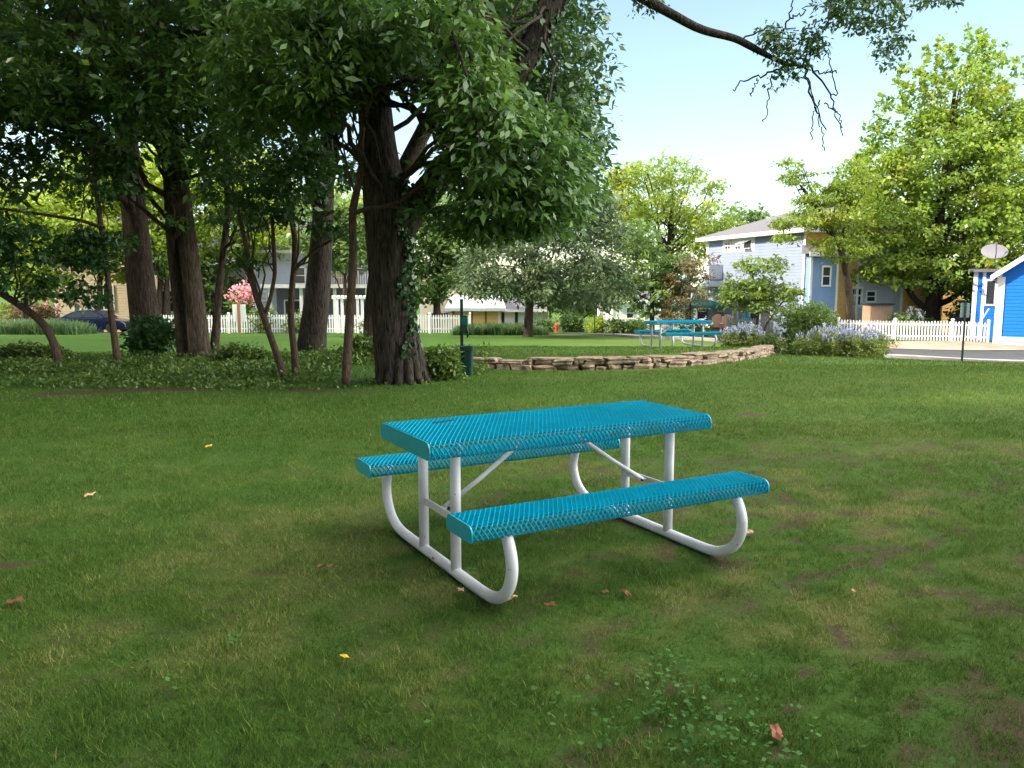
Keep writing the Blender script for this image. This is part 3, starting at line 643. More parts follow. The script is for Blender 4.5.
tree('oak_tree', 'thin dark leaning trunk between the twin stems and the saplings', gbase(215, 352, 19), [trunk_px([(214, 354, 10), (216, 330, 8), (218, 300, 7.5), (223, 255, 7), (228, 215, 6), (226, 150, 5), (222, 60, 4)], 19)],
     [pxe(255, 155, 17.5, 60, 35, 1.2), pxe(235, 215, 17.5, 30, 16, .8, .3), pxe(225, 100, 18, 60, 45, 1.3)], M['l_grove_b'], M['bark_dark'], 110, 40, .14, .38, .5, .5, .3, 9, 'shade trees of the grove')
SAP = 'saplings along the front of the grove'
tree('sapling', 'bent sapling leaning left over the tall grass at the left edge', gbase(60, 366, 15), [trunk_px([(60, 368, 9), (55, 345, 8), (45, 325, 7.5), (30, 312, 7), (12, 300, 7), (-5, 290, 6), (-30, 280, 4)], 15)],
     [pxe(15, 255, 14.6, 42, 42, .5), pxe(-30, 240, 14.6, 40, 50, .6), pxe(40, 285, 14.6, 16, 14, .3)], M['l_sap'], M['bark_thin'], 95, 34, .12, .22, .5, .5, .2, 8, SAP)
tree('sapling', 'slim upright sapling in front of the navy car', gbase(118, 362, 15.5), [trunk_px([(118, 364, 8), (114, 335, 6.5), (110, 305, 6), (107, 265, 5.5), (101, 225, 5), (95, 185, 4.5), (92, 140, 3)], 15.5)],
     [pxe(95, 250, 15.2, 40, 20, .5), pxe(85, 295, 15.2, 22, 14, .35), pxe(70, 245, 15.2, 25, 18, .4), pxe(100, 180, 15.4, 40, 30, .6)], M['l_sap'], M['bark_thin'], 90, 32, .12, .22, .5, .5, .2, 8, SAP,
     extra=lambda mb: mb.tube(*trunk_px([(104, 228, 4), (80, 220, 3.5), (40, 214, 3), (-10, 207, 3)], 15.4), 7, False))
tree('sapling', 'leaning forked sapling left of the straight dark trunk', gbase(284, 378, 13), [trunk_px([(285, 380, 8), (279, 360, 7), (270, 335, 6.5), (262, 312, 6.5), (254, 290, 6), (249, 262, 5), (243, 230, 4.5), (232, 190, 4)], 13), trunk_px([(264, 318, 4.5), (270, 300, 4), (275, 275, 4), (274, 250, 4), (272, 215, 3)], 13)],
     [pxe(240, 185, 12.8, 40, 26, .5), pxe(275, 205, 12.8, 26, 22, .5), pxe(250, 265, 13.0, 14, 12, .3)], M['l_sap'], M['bark_thin'], 50, 32, .10, .2, .5, .5, .2, 9, SAP)
tree('sapling', 'sapling whose base touches the foot of the leaning forked one', gbase(296, 379, 13.2), [trunk_px([(296, 382, 8), (295, 355, 7), (291, 325, 6.5), (291, 295, 6), (295, 262, 6), (295, 235, 5.5), (288, 205, 4.5), (284, 170, 3.5)], 13.2)],
     [pxe(300, 175, 12.9, 34, 28, .5), pxe(330, 225, 12.9, 20, 18, .4), pxe(270, 150, 12.9, 36, 26, .5)], M['l_sap'], M['bark_thin'], 55, 32, .10, .2, .5, .5, .2, 9, SAP,
     extra=lambda mb: mb.tube(*trunk_px([(294, 268, 3), (305, 258, 2.6), (316, 250, 2.4), (330, 240, 2)], 13.2), 6, False))
tree('sapling', 'tallest sapling with bare crooked side branches in front of the big oak trunk', gbase(346, 381, 12.1), [trunk_px([(346, 384, 9.5), (347, 360, 9), (349, 330, 9), (351, 295, 8.5), (353, 265, 8), (353, 235, 7.5), (352, 212, 8), (357, 190, 7), (362, 170, 6), (360, 140, 6), (366, 112, 6), (358, 85, 5), (340, 60, 4)], 12.1, 40)],
     [pxe(325, 105, 11.6, 32, 26, .4), pxe(430, 215, 11.8, 22, 7, .3), pxe(340, 50, 11.6, 40, 30, .5)], M['l_sap'], M['bark_thin'], 60, 32, .10, .2, .5, .5, .2, 8, SAP,
     extra=lambda mb: [mb.tube(*trunk_px([(352, 214, 5), (366, 209, 4.5), (384, 207, 4), (402, 201, 3.6), (414, 190, 3), (430, 180, 2.4)], 12.0), 7, False), mb.tube(*trunk_px([(388, 206, 3.4), (405, 209, 3.2), (425, 214, 3), (438, 207, 2.8), (452, 205, 2.4), (462, 196, 2)], 12.0), 7, False), mb.tube(*trunk_px([(366, 112, 4), (374, 90, 4), (392, 88, 3.5), (420, 98, 3)], 12.0), 7, False)])

# grove trees out of view that shade the lawn; several added only to darken it
sh = None
for i, (x, y, s) in enumerate([(-15, 2, 1), (-21, -4, 1.1), (-17, 11, 1.05), (-25, 6, 1.15), (-12.5, -5.5, .9), (-27, 15, 1.1), (-31, -1, 1.1), (-22, 22, 1.05), (-8.5, -3.5, .9), (-4.5, -8, .9), (-3.2, -2.2, .85), (-5.8, .6, .85), (2.6, -4.2, .85), (-9, 3.5, .8), (11, -1.5, .8), (-30, 29, 1.1), (-34, 38, 1.1), (-41, 31, 1.1)]):
    if sh is None:
        sh, _ = tree('shade_tree', 'tall broad shade tree standing outside the picture', (x, y, float(gz(x, y))), [(np.array([[x, y, 0], [x + .1, y, 3], [x, y + .2, 8], [x - .2, y, 13], [x, y, 16]], float), np.array([.42, .33, .27, .17, .05]))],
              [E3(x, y, 10.5, 5.8, 5.8, 4), E3(x + 1, y + 1, 7.5, 5, 5, 3), (np.array([x, y, 14.]), np.array([4.5, 4.5, 3.5]), 12)], M['l_grove_b'], M['bark_dark'], 440, 26, .34, 1.0, .6, .6, .4, 16, 'grove trees shading the lawn')
    else:
        c = dup(sh); c.location = (x, y, float(gz(x, y))); c.rotation_euler = (0, 0, i * 1.3); c.scale = (s, s, s)

# ------------------------------------------------------------------ trees beyond the lawn
BG = 'trees along the street'
def straight(px, pyb, pyt, w, Y, lean=0):
    return trunk_px([(px, pyb + 4, w * 1.25), (px, pyb, w * 1.05), (px + lean * .3, pyb + (pyt - pyb) * .35, w * .8), (px + lean * .7, pyb + (pyt - pyb) * .7, w * .5), (px + lean, pyt, w * .12)], Y, 24)
# large maple at the right
b = gbase(932, 338, 45)
tm = trunk_px([(932, 345, 21), (932, 330, 17), (932, 314, 15), (934, 290, 13), (938, 240, 9), (945, 170, 6), (955, 90, 3)], 45, 30)
def mforks(mb):
    for pts, w in [([(930, 312), (915, 300), (905, 285), (900, 262), (890, 225)], 6), ([(933, 306), (950, 300), (963, 290), (978, 262), (995, 225)], 6), ([(933, 300), (948, 288), (958, 265), (965, 230)], 6), ([(935, 285), (930, 250), (918, 200), (905, 150)], 6)]:
        mb.tube(*trunk_px([(a, c, w * (1.15 - .8 * i / len(pts))) for i, (a, c) in enumerate(pts)], 45, 20), 8, False)
ells = [pxe(940, 230, 45, 92, 50, 4.2), pxe(948, 172, 45, 78, 55, 4), pxe(960, 134, 45, 52, 42, 2.6), pxe(964, 96, 45, 38, 32, 2.0), pxe(1000, 170, 45, 50, 75, 3), pxe(885, 195, 45, 45, 45, 3), pxe(880, 240, 45, 52, 30, 3), pxe(1000, 240, 45, 40, 35, 3), pxe(935, 268, 44, 85, 24, 3.5), pxe(870, 222, 44, 30, 30, 2.4), pxe(1012, 145, 45, 30, 44, 2.2), pxe(880, 172, 44.5, 24, 24, 1.8), pxe(1010, 230, 43.5, 34, 42, 2.4), pxe(985, 285, 44, 36, 14, 2)]
root, pts = tree('maple_tree', 'large round green maple with a low forked trunk behind the picket fence', b, [tm], ells, M['l_maple'], M['bark_dark'], 1250, 50, .205, .60, .7, .5, .45, 22, BG, extra=mforks, r0=.3)
sp = []      # upright shoots along the top
for px, py, h in [(975, 95, 58), (935, 95, 34), (912, 105, 30), (1002, 100, 50), (890, 135, 30), (872, 160, 28), (955, 90, 36), (1015, 120, 44), (990, 85, 40), (925, 90, 34), (860, 180, 20), (985, 70, 28), (945, 85, 40), (902, 110, 36), (967, 80, 36), (1022, 130, 60), (880, 140, 36)]:
    for t in np.linspace(0, 1, 9): sp.append(at(px + R.normal() * 2.5 * (1 - t), py - h * 1.2 * t, 45) + np.array([0, R.normal() * .5, 0]))
v, f = spray(np.array(sp), .22, 20, .24, .7, 1.1, -.3); foliage('top_shoots', v, f, M['l_maple'], root)
# locust in front of the tan house, its branches reaching left
tree('locust_tree', 'feathery locust with a dark leaning trunk between the pale blue house and the maple', gbase(851, 338, 41), [trunk_px([(851, 342, 11), (851, 325, 9), (850, 295, 7.5), (845, 265, 6), (835, 235, 5), (815, 205, 3.5), (800, 185, 2)], 41)],
     [pxe(835, 215, 41, 40, 14, 1.8), pxe(805, 225, 40.5, 38, 9, 1.5), pxe(800, 178, 41, 22, 8, 1.2), pxe(825, 195, 41, 30, 10, 1.6), pxe(850, 180, 41, 22, 20, 1.6), pxe(848, 250, 41, 24, 16, 1.6), pxe(822, 245, 40.5, 14, 8, 1.0), pxe(785, 240, 40.5, 20, 5, .8), pxe(790, 165, 41, 10, 5, .8)],
     M['l_locust'], M['bark_dark'], 215, 42, .18, .40, .5, .4, .2, 20, BG, r0=.3)
# honey locust behind
tree('locust_tree', 'tall yellowing honey locust left of the pale blue house', gbase(665, 338, 62), [straight(665, 338, 190, 12, 62, 8)],
     [pxe(645, 195, 62, 42, 30, 4), pxe(690, 200, 62, 42, 28, 4), pxe(620, 215, 62, 30, 30, 3.5), pxe(665, 235, 62, 60, 28, 4.5), pxe(715, 225, 62, 26, 18, 3), pxe(660, 172, 62, 34, 12, 3), pxe(700, 240, 62, 30, 22, 3), pxe(625, 180, 62, 18, 14, 2.5)], M['l_locust'], M['bark_dark'], 330, 40, .30, .8, .5, .5, .4, 18, BG, r0=.35)
# grey-green tree in the middle, dark trunk in a mulch ring
tree('pear_tree', 'grey green spreading tree with a single dark trunk in the mulched bed', gbase(528, 334, 42), [straight(528, 333, 200, 9, 42, 8)],
     [pxe(545, 245, 42, 72, 45, 4), pxe(505, 270, 41, 48, 28, 3), pxe(590, 285, 42, 42, 24, 3), pxe(570, 215, 42.5, 42, 42, 3.2), pxe(540, 195, 42.5, 40, 30, 3), pxe(480, 285, 41, 24, 20, 2.2), pxe(605, 240, 42, 24, 40, 2.5), pxe(540, 290, 41, 40, 14, 2.5)], M['l_olive'], M['bark_dark'], 540, 44, .24, .62, .42, .5, .5, 22, BG, r0=.3)
tree('ash_tree', 'pale green layered tree right behind the far turquoise table', gbase(652, 332, 50), [straight(652, 330, 240, 5, 50)],
     [pxe(650, 265, 50, 30, 18, 2), pxe(655, 290, 50, 34, 14, 2.2), pxe(640, 240, 50, 26, 18, 2), pxe(675, 275, 50, 22, 22, 2), pxe(628, 285, 50, 16, 18, 1.5), pxe(655, 310, 50, 30, 8, 2)], M['l_mid'], M['bark_dark'], 170, 40, .28, .55, .5, .4, .4, 12, BG, r0=.4)
tree('smoke_tree', 'thin brownish olive tree beside the mint house', gbase(690, 334, 48), [straight(690, 333, 265, 3, 48)], [pxe(690, 285, 48, 22, 26, 1.6), pxe(680, 310, 48, 18, 14, 1.4), pxe(700, 262, 48, 14, 12, 1.2)], M['l_brownish'], M['bark_brown'], 70, 34, .2, .45, .45, .5, .3, 9, BG)
tree('small_tree', 'small bright lime tree on thin pale stems before the pale blue house', gbase(758, 338, 39.5), [trunk_px([(757, 344, 3), (757, 325, 2.6), (758, 305, 2.4), (755, 285, 2), (750, 265, 1)], 39.5), trunk_px([(760, 344, 2.4), (766, 325, 2), (778, 308, 1.8), (788, 295, 1)], 39.5)],
     [pxe(758, 278, 39.5, 32, 14, 1.6), pxe(745, 292, 39.5, 26, 12, 1.5), pxe(778, 292, 39.5, 26, 14, 1.5), pxe(762, 264, 39.5, 24, 8, 1.3), pxe(735, 300, 39.5, 16, 8, 1.0), pxe(785, 308, 39.5, 18, 12, 1.2), pxe(755, 306, 39.5, 22, 8, 1.2)], M['l_lime'], M['bark_brown'], 150, 34, .18, .36, .6, .4, .3, 12, BG)
# left background, sunlit yellow green
for lab, px, pyb, Y, w, es, m, n in [
    ('bright yellow green tree behind the left saplings', 60, 336, 66, 10, [(40, 230, 70, 40), (100, 215, 60, 50), (60, 270, 60, 25), (0, 270, 40, 40), (140, 190, 40, 50), (90, 170, 40, 30)], 'l_backlit', 260),
    ('yellow green tree seen between the oak trunks', 165, 336, 68, 10, [(155, 180, 40, 50), (215, 225, 45, 50), (170, 240, 40, 40), (240, 180, 40, 40)], 'l_backlit', 200),
    ('mid green tree above the porch house', 330, 334, 66, 9, [(330, 225, 50, 40), (300, 255, 40, 22), (360, 250, 34, 24), (270, 230, 36, 34)], 'l_backlit', 190),
    ('green tree just right of the big oak trunk', 437, 333, 56, 9, [(440, 255, 34, 30), (425, 285, 24, 18), (460, 230, 34, 34), (430, 220, 26, 30), (455, 280, 20, 14)], 'l_mid', 190),
    ('dark leafy tree beside the porch rail on the left', 212, 334, 58, 7, [(212, 290, 26, 24), (200, 265, 26, 16), (225, 310, 12, 14)], 'l_mid', 80),
    ('sunlit yellow green tree before the beige house', 25, 335, 54, 8, [(25, 255, 50, 32), (75, 225, 45, 32), (15, 215, 40, 30), (50, 285, 30, 14)], 'l_backlit', 210),
    ('sunlit tree filling the gap left of the single dark trunk', 100, 335, 56, 7, [(98, 215, 40, 40), (120, 255, 26, 24), (85, 180, 40, 30)], 'l_backlit', 170),
    ('sunlit tree filling the gap between twin stems and single trunk', 160, 335, 56, 7, [(158, 225, 22, 44), (165, 180, 34, 34)], 'l_backlit', 130),
    ('sunlit tree above the pink bush', 250, 335, 58, 7, [(232, 230, 40, 34), (272, 245, 34, 24), (250, 190, 46, 30)], 'l_backlit', 170),
    ('sunlit tree before the porch house upper wall', 345, 335, 53, 6, [(345, 250, 34, 22), (320, 225, 36, 30), (360, 225, 24, 24)], 'l_mid', 130),
    ('grey leafless looking trunk before the dark porch', 167, 333, 56, 9, [(165, 262, 20, 14), (150, 250, 20, 16)], 'l_mid', 50),
    ('bushy tree behind the white garage', 580, 332, 60, 7, [(580, 305, 30, 16), (600, 290, 26, 20), (560, 295, 24, 16)], 'l_mid', 90),
    ('dark green tree far behind the maple at the right', 1010, 336, 66, 9, [(1005, 250, 45, 50), (985, 290, 25, 22), (940, 250, 60, 50)], 'l_mid', 170),
    ('leafy tree peeping over the pale blue house roof', 800, 336, 70, 8, [(745, 215, 16, 9), (830, 215, 30, 20)], 'l_mid', 60),
    ]:
    tree('street_tree', lab, gbase(px, pyb, Y), [straight(px, pyb, es[0][1], w, Y)], [pxe(a, c, Y, rx_, ry_, max(2.2, rx_ * Y / F * .7)) for a, c, rx_, ry_ in es], M[m], M['bark_brown'], n, 42, .36, .9, .55, .5, .4, 12, BG, r0=.3)

# ------------------------------------------------------------------ shrubs, flowers, tall grass
def shrub(name, label, px, pyb, Y, w, h, m, n, L, asp=.5, flowers=None, nf=0, group=None, depth=None, cat='shrub', per=24, fl=.05, flat=.7):
    b = gbase(px, pyb, Y); W = w / 2 * Y / F; H = h * Y / F; D = depth or W
    root = thing(name, b, label, cat, group)
    es = []
    for _ in range(7):
        a = R.uniform(0, 2 * PI); rr = R.uniform(0, .55)
        es.append((b + np.array([math.cos(a) * rr * W, math.sin(a) * rr * D, H * R.uniform(.35, .55)]), np.array([W * R.uniform(.4, .6), D * R.uniform(.4, .6), H * R.uniform(.38, .52)]), 1))
    pts = ell_points(es, n, .55); pts[:, 2] = np.maximum(pts[:, 2], b[2] + .05)
    v, f = spray(pts, L * 2.0, per, L, asp, flat, .05)
    foliage('leaves', v, f, m, root)
    mb = MB()
    for _ in range(9):
        t = pts[R.integers(len(pts))]; mb.tube(bez(b + np.array([R.normal() * W * .15, R.normal() * D * .15, -.05]), t, R.normal(size=3) * .08, 6), np.linspace(.016, .006, 6), 5, False)
    mb.build('stems', M['bark_brown'], root, smooth=True)
    if flowers:
        q = pts[pts[:, 2] > b[2] + H * .5]; q = q[R.integers(len(q), size=nf)] + R.normal(size=(nf, 3)) * L * .8 + np.array([0, 0, L * 1.6])
        if m is M['l_catmint']:
            c = np.repeat(q, 7, 0); k = len(c); tilt = np.repeat(R.normal(size=(nf, 3)) * .3 + [0, 0, 1], 7, 0); s = np.tile(np.linspace(0, 1, 7), nf)[:, None]
            c = c + unit(tilt) * s * .085; v, f = leaf_quads(c, R.normal(size=(k, 3)), R.normal(size=(k, 3)), np.full(k, fl), .9)
        else:
            c = np.repeat(q, 5, 0) + R.normal(size=(nf * 5, 3)) * fl * .4; k = len(c); v, f = leaf_quads(c, R.normal(size=(k, 3)), R.normal(size=(k, 3)) + [0, -.6, .4], np.full(k, fl), .95)
        setp(foliage('flowers', v, f, flowers, root), kind='stuff')
    return root
FB = 'flowering mounds beside the stone edging'
shrub('catmint_bush', 'broad mound of lavender flowers in front of the right picket fence', 843, 364, 20.5, 134, 29, M['l_catmint'], 700, .055, .5, M['f_lav'], 400, FB, .8, 'flower bush', 24, .042)
shrub('catmint_bush', 'smaller lavender mound behind the end of the stone edging', 742, 352, 24, 62, 20, M['l_catmint'], 360, .06, .5, M['f_lav'], 250, FB, .8, 'flower bush', 22, .048)
shrub('catmint_bush', 'lavender clump between the two green shrubs', 795, 350, 25, 34, 22, M['l_catmint'], 170, .06, .5, M['f_lav'], 90, FB, .6, 'flower bush', 22, .045)
GS = 'green shrubs around the flowers'
shrub('shrub', 'loose yellow green shrub rising between the lavender mounds', 812, 360, 22.5, 92, 60, M['l_lime'], 460, .075, .5, None, 0, GS, .9)
shrub('shrub', 'low dark shrub at the end of the stone edging', 768, 354, 21.8, 44, 20, M['l_shrub'], 170, .06, .5, None, 0, GS, .5)
shrub('shrub', 'small rose bush with pale blooms before the picket fence', 876, 345, 28, 26, 28, M['l_mid'], 110, .08, .6, M['f_lav'], 14, GS, .5, fl=.1)
shrub('shrub', 'thin climbing shrub with white blooms left of the lime tree', 700, 338, 40, 26, 18, M['l_shrub'], 90, .12, .5, M['f_white'], 30, GS, .8, fl=.12)
SH = 'shrubs along the far fences'
for lab, px, pyb, Y, w_, h_, m_, n_, fl_, nf_ in [
    ('yellowish shrub by the far fence behind the table', 616, 334, 48, 24, 14, 'l_shrub', 90, None, 0), ('rounded green shrub left of the far table', 637, 335, 47.5, 26, 13, 'l_mid', 90, None, 0),
    ('low shrub beside the street pole', 597, 333, 49, 20, 16, 'l_backlit', 70, None, 0), ('bush under the lime tree by the chairs', 690, 334, 47, 22, 10, 'l_shrub', 70, None, 0),
    ('leafy shrub behind the hydrant', 570, 329, 56, 36, 18, 'l_mid', 110, None, 0), ('clipped hedge left of the hydrant', 545, 330, 55, 26, 14, 'l_mid', 90, None, 0),
    ('tan and green shrub at the porch house fence', 262, 331, 48.5, 34, 26, 'l_shrub', 110, None, 0), ('pale shrub behind the straight dark trunk', 300, 331, 48.5, 30, 22, 'l_shrub', 90, None, 0),
    ('white flowering shrub before the fence by the pergola', 378, 332, 46.0, 40, 18, 'l_mid', 80, 'f_white', 40), ('brown and pink shrub left of the beige house', 28, 330, 56, 80, 34, 'l_brownish', 170, 'f_pink', 16),
    ('pink speckled shrub at the corner of the beige house', 52, 330, 57, 20, 30, 'l_brownish', 60, 'f_pink', 24), ('bushes under the maple behind the fence', 965, 337, 43, 34, 38, 'l_mid', 120, None, 0),
    ('dark low bush at the foot of the maple', 925, 338, 42.5, 36, 18, 'l_mid', 90, None, 0), ('white blooming bush before the white house', 912, 336, 41.5, 20, 22, 'l_mid', 60, 'f_white', 26), ('spiky green plant behind the right fence', 900, 336, 41, 14, 26, 'l_lime', 40, None, 0),
    ('green bushes left of the locust trunk', 832, 338, 40.5, 40, 24, 'l_shrub', 120, None, 0), ('yellow green bush behind the white posts of the patio', 745, 337, 42, 30, 14, 'l_lime', 80, None, 0),
    ]:
    shrub('shrub', lab, px, pyb, Y, w_, h_, M[m_], n_, .17, .55, M[fl_] if fl_ else None, nf_, SH, 1.0, fl=.16, per=22)
shrub('rose_bush', 'tall bush covered in pink blossom behind the white board sign', 243, 331, 50, 26, 48, M['l_mid'], 120, .16, .6, M['f_pink'], 150, None, .8, 'flower bush', 20, .17)
shrub('shrub', 'dark leafy shrub at the foot of the single dark trunk', 157, 356, 18.6, 60, 40, M['l_sap'], 170, .11, .5, None, 0, 'undergrowth of the grove', .8)
shrub('shrub', 'leggy undergrowth bush between the tall sapling and the straight trunk', 362, 360, 16, 36, 22, M['l_cover'], 70, .10, .5, None, 0, 'undergrowth of the grove', .5)
shrub('shrub', 'undergrowth bush right of the big oak beside the green bin', 438, 378, 13.1, 56, 27, M['l_cover'], 190, .075, .55, None, 0, 'undergrowth of the grove', .5)
shrub('shrub', 'low undergrowth bush left of the bent sapling', 20, 360, 16, 90, 16, M['l_cover'], 170, .08, .5, None, 0, 'undergrowth of the grove', .7)
shrub('shrub', 'dark undergrowth between the twin stems and the forked sapling', 240, 358, 16.5, 60, 12, M['l_cover'], 110, .08, .5, None, 0, 'undergrowth of the grove', .7)

def tallgrass(name, label, px, pyb, Y, w, h, n, depth=.8):
    b = gbase(px, pyb, Y); root = thing(name, b, label, 'tall grass', 'tall grass beds')
    W = w / 2 * Y / F; H = h * Y / F
    x = R.uniform(-1, 1, n) * W; y = R.uniform(-1, 1, n) * depth; hh = H * R.uniform(.6, 1.1, n) * (1 - .45 * (np.abs(x) / W) ** 4); a = R.uniform(0, 2 * PI, n); lean = hh * R.uniform(.1, .7, n); la = R.uniform(0, 2 * PI, n)
    B = np.stack([b[0] + x, b[1] + y, gz(b[0] + x, b[1] + y) - .02], 1); S = np.stack([np.cos(a), np.sin(a), 0 * a], 1) * .022
    T = B + np.stack([np.cos(la) * lean, np.sin(la) * lean, hh], 1); Mi = B + (T - B) * np.array([.35, .35, .62])
    v = np.stack([B - S, B + S, Mi + S * .8, Mi - S * .8, Mi - S * .8, Mi + S * .8, T + S * .1, T - S * .1], 1).reshape(-1, 3)
    foliage('blades', v, np.arange(len(v)).reshape(-1, 4), M['l_reed'], root)
tallgrass('ornamental_grass', 'long bed of tall blue green grass before the navy car', 35, 334, 46.5, 105, 15, 5200, 1.2)
tallgrass('ornamental_grass', 'bed of tall grass around the grey green tree', 500, 333, 45.5, 95, 12, 4600, 1.2)

# ground cover under the grove
n = 60000
x = R.uniform(-13, -.4, n); y = R.uniform(11.6, 17.5, n)
d = vnoise(x, y, .9, 41) * .6 + vnoise(x, y, 3, 42) * .4
e = lush_edge(x, y)
keep = (e > R.normal(size=n) * .25 + .12 + .35 * (vnoise(x, y, 1.6, 43) - .5)) & (R.random(n) < sstep(.42, .56, d) * sstep(17.5, 14.5, y) + .07) & ((x < -.9) | (y > 12.6)) & (x < -.35 - .3 * vnoise(y, x, 2, 5))
x, y, d, e = x[keep], y[keep], d[keep], e[keep]; k = len(x)
z = gz(x, y) + (.02 + .17 * R.random(k) ** 1.6 * sstep(.2, .75, d) * sstep(-.1, 1.2, e) + .04 * R.random(k))
c = np.stack([x, y, z], 1); v, f = leaf_quads(c, R.normal(size=(k, 3)) - [0, 0, .25], R.normal(size=(k, 3)) * .5 + [0, -.15, 1], .062 * R.uniform(.6, 1.4, k), .55)
setp(fast_mesh('ground_cover', v, f, M['l_cover'], None, R.random(len(f))), 'leafy green ground cover under the grove', kind='stuff')
# clover patch at the bottom of the picture
q = []
for px, py, s, m_ in [(665, 690, .20, 90), (690, 720, .18, 70), (640, 742, .20, 36), (735, 752, .18, 80), (625, 680, .18, 30), (700, 762, .26, 60), (675, 672, .10, 40), (560, 720, .3, 40), (800, 740, .3, 40), (240, 645, .05, 16), (470, 578, .04, 14), (135, 670, .05, 14), (180, 690, .05, 14)]:
    p = gpt(px, py); q.append(np.c_[p[0] + R.normal(size=m_) * s * .6, p[1] + R.normal(size=m_) * s * .6])
q = np.concatenate(q); k = len(q); c = np.c_[q, gz(q[:, 0], q[:, 1]) + R.uniform(.025, .06, k)]
v, f = leaf_quads(c, R.normal(size=(k, 3)) * [1, 1, .2], R.normal(size=(k, 3)) * .35 + [0, 0, 1], .020 * R.uniform(.5, 1.5, k), .8)
setp(fast_mesh('clover', v, f, M['l_weed'], None, R.random(len(f))), 'low broad leaved weeds spreading through the lawn', kind='stuff')

# fallen leaves
def fallen(px, py, size, colr, label, ang):
    p = gpt(px, py); n = 22; t = np.linspace(0, 2 * PI, n, endpoint=False)
    r = size * (.60 + .10 * np.cos(2 * t) + .10 * np.cos(7 * t + px) + .05 * np.sin(4 * t + py)); rings = []
    for k in (1, .55, .12):
        xx = r * np.cos(t) * k; yy = r * np.sin(t) * .62 * k
        zz = .016 - .8 * (xx ** 2) + 2.2 * yy ** 2 + .10 * size * np.sin(3 * t + px) * k + .12 * (xx + yy)
        rings.append(np.c_[xx * math.cos(ang) - yy * math.sin(ang), xx * math.sin(ang) + yy * math.cos(ang), zz + .02])
    up = np.concatenate(rings); lo = up - [0, 0, .0015]; V = np.r_[up, lo]
    f = [(i * n + j, i * n + (j + 1) % n, (i + 1) * n + (j + 1) % n, (i + 1) * n + j) for i in range(2) for j in range(n)] + [tuple(2 * n + j for j in range(n))]
    f += [tuple(q + 3 * n for q in g[::-1]) for g in f]
    o = MB().add(V, f).build('fallen_leaf', M[colr], None); o.location = (p[0], p[1], float(gz(p[0], p[1])))
    setp(o, label, 'fallen leaf', 'fallen leaves on the lawn')
M['leaf_brown'] = mat('dry_brown_leaf', srgb(122, 82, 58), .8, .3, 30); M['leaf_tan'] = mat('dry_tan_leaf', srgb(190, 155, 125), .8, .25, 30); M['leaf_yellow'] = mat('yellow_leaf', srgb(215, 170, 50), .7, .2, 30); M['leaf_red'] = mat('reddish_leaf', srgb(140, 84, 68), .8, .2, 30)
for px, py, s, c_, l_ in [(16, 607, .075, 'leaf_brown', 'curled brown oak leaf at the left edge of the lawn'), (325, 572, .07, 'leaf_brown', 'brown leaf lying alone left of the near table'), (550, 611, .06, 'leaf_brown', 'upright tan leaf in front of the near table between its feet'),
    (461, 596, .05, 'leaf_tan', 'pale leaf just left of the front table foot'), (512, 604, .055, 'leaf_tan', 'pale leaf touching the right of the front table foot'), (626, 599, .05, 'leaf_brown', 'right one of two brown leaves between the table feet'), (605, 598, .045, 'leaf_brown', 'left one of two brown leaves between the table feet'),
    (749, 537, .07, 'leaf_tan', 'pinkish tan leaf beside the right foot of the near table'), (776, 741, .06, 'leaf_red', 'reddish leaf near the bottom edge right of the weeds'), (209, 450, .05, 'leaf_yellow', 'yellow leaf on the shaded lawn at left'), (90, 499, .06, 'leaf_tan', 'pale leaf far left in the shaded lawn'),
    (437, 565, .05, 'leaf_brown', 'brown leaf beside the near left post of the table'), (575, 520, .05, 'leaf_brown', 'brown leaf lying in the shade under the near table'), (345, 664, .035, 'leaf_yellow', 'tiny yellow leaf in the lower left lawn'), (853, 597, .03, 'leaf_tan', 'small pale leaf in the lawn right of the table')]:
    fallen(px, py, s, c_, l_, R.uniform(0, 6))

# ------------------------------------------------------------------ buildings
def frame(o, d):
    d = np.array([d[0], d[1], 0.]); d /= np.linalg.norm(d); return (np.array(o, float), d, np.array([d[1], -d[0], 0.]))
def siding(mb, W, s0, s1, z0, z1, board=.16, top=None):
    """lap boards; top(z) may narrow the wall to a gable: returns (s0,s1)"""
    o, d, n = W; z = z0
    P = lambda a, b, zz: o + d * a + n * b + np.array([0, 0, zz])
    while z < z1 - 1e-4:
        zt = min(z + board, z1)
        a0, a1 = (s0, s1) if top is None else top(z); b0, b1 = (s0, s1) if top is None else top(zt)
        if b1 > b0 or a1 > a0 + .02:
            mb.add([P(a0, .02, z), P(a1, .02, z), P(b1, .003, zt), P(b0, .003, zt), P(a0, 0, z), P(a1, 0, z)], [(0, 1, 2, 3), (4, 5, 1, 0)])
        z = zt
def window(root, W, s, z, w_, h_, mf='white', mg='glass', nx=1, nz=2, fr=.09, name='window'):
    mb = MB(); a, b = s - w_ / 2, s + w_ / 2
    mb.wbox(W, a - fr, a, z - fr, z + h_ + fr, -.02, .06); mb.wbox(W, b, b + fr, z - fr, z + h_ + fr, -.02, .06)
    mb.wbox(W, a, b, z + h_, z + h_ + fr, -.02, .06); mb.wbox(W, a, b, z - fr, z, -.02, .085)
    o = mb.build(name, M[mf], root)
    p = MB().wbox(W, a, b, z, z + h_, 0, .028); p.build('pane', M[mg], o)
    q = MB(); k = 0
    for i in range(1, nx): q.wbox(W, a + w_ * i / nx - .018, a + w_ * i / nx + .018, z, z + h_, .029, .045); k = 1
    if nz > 1: q.wbox(W, a, b, z + h_ / 2 - .025, z + h_ / 2 + .025, .029, .05); k = 1
    if k: q.build('glazing_bar', M[mf], o)
    return o
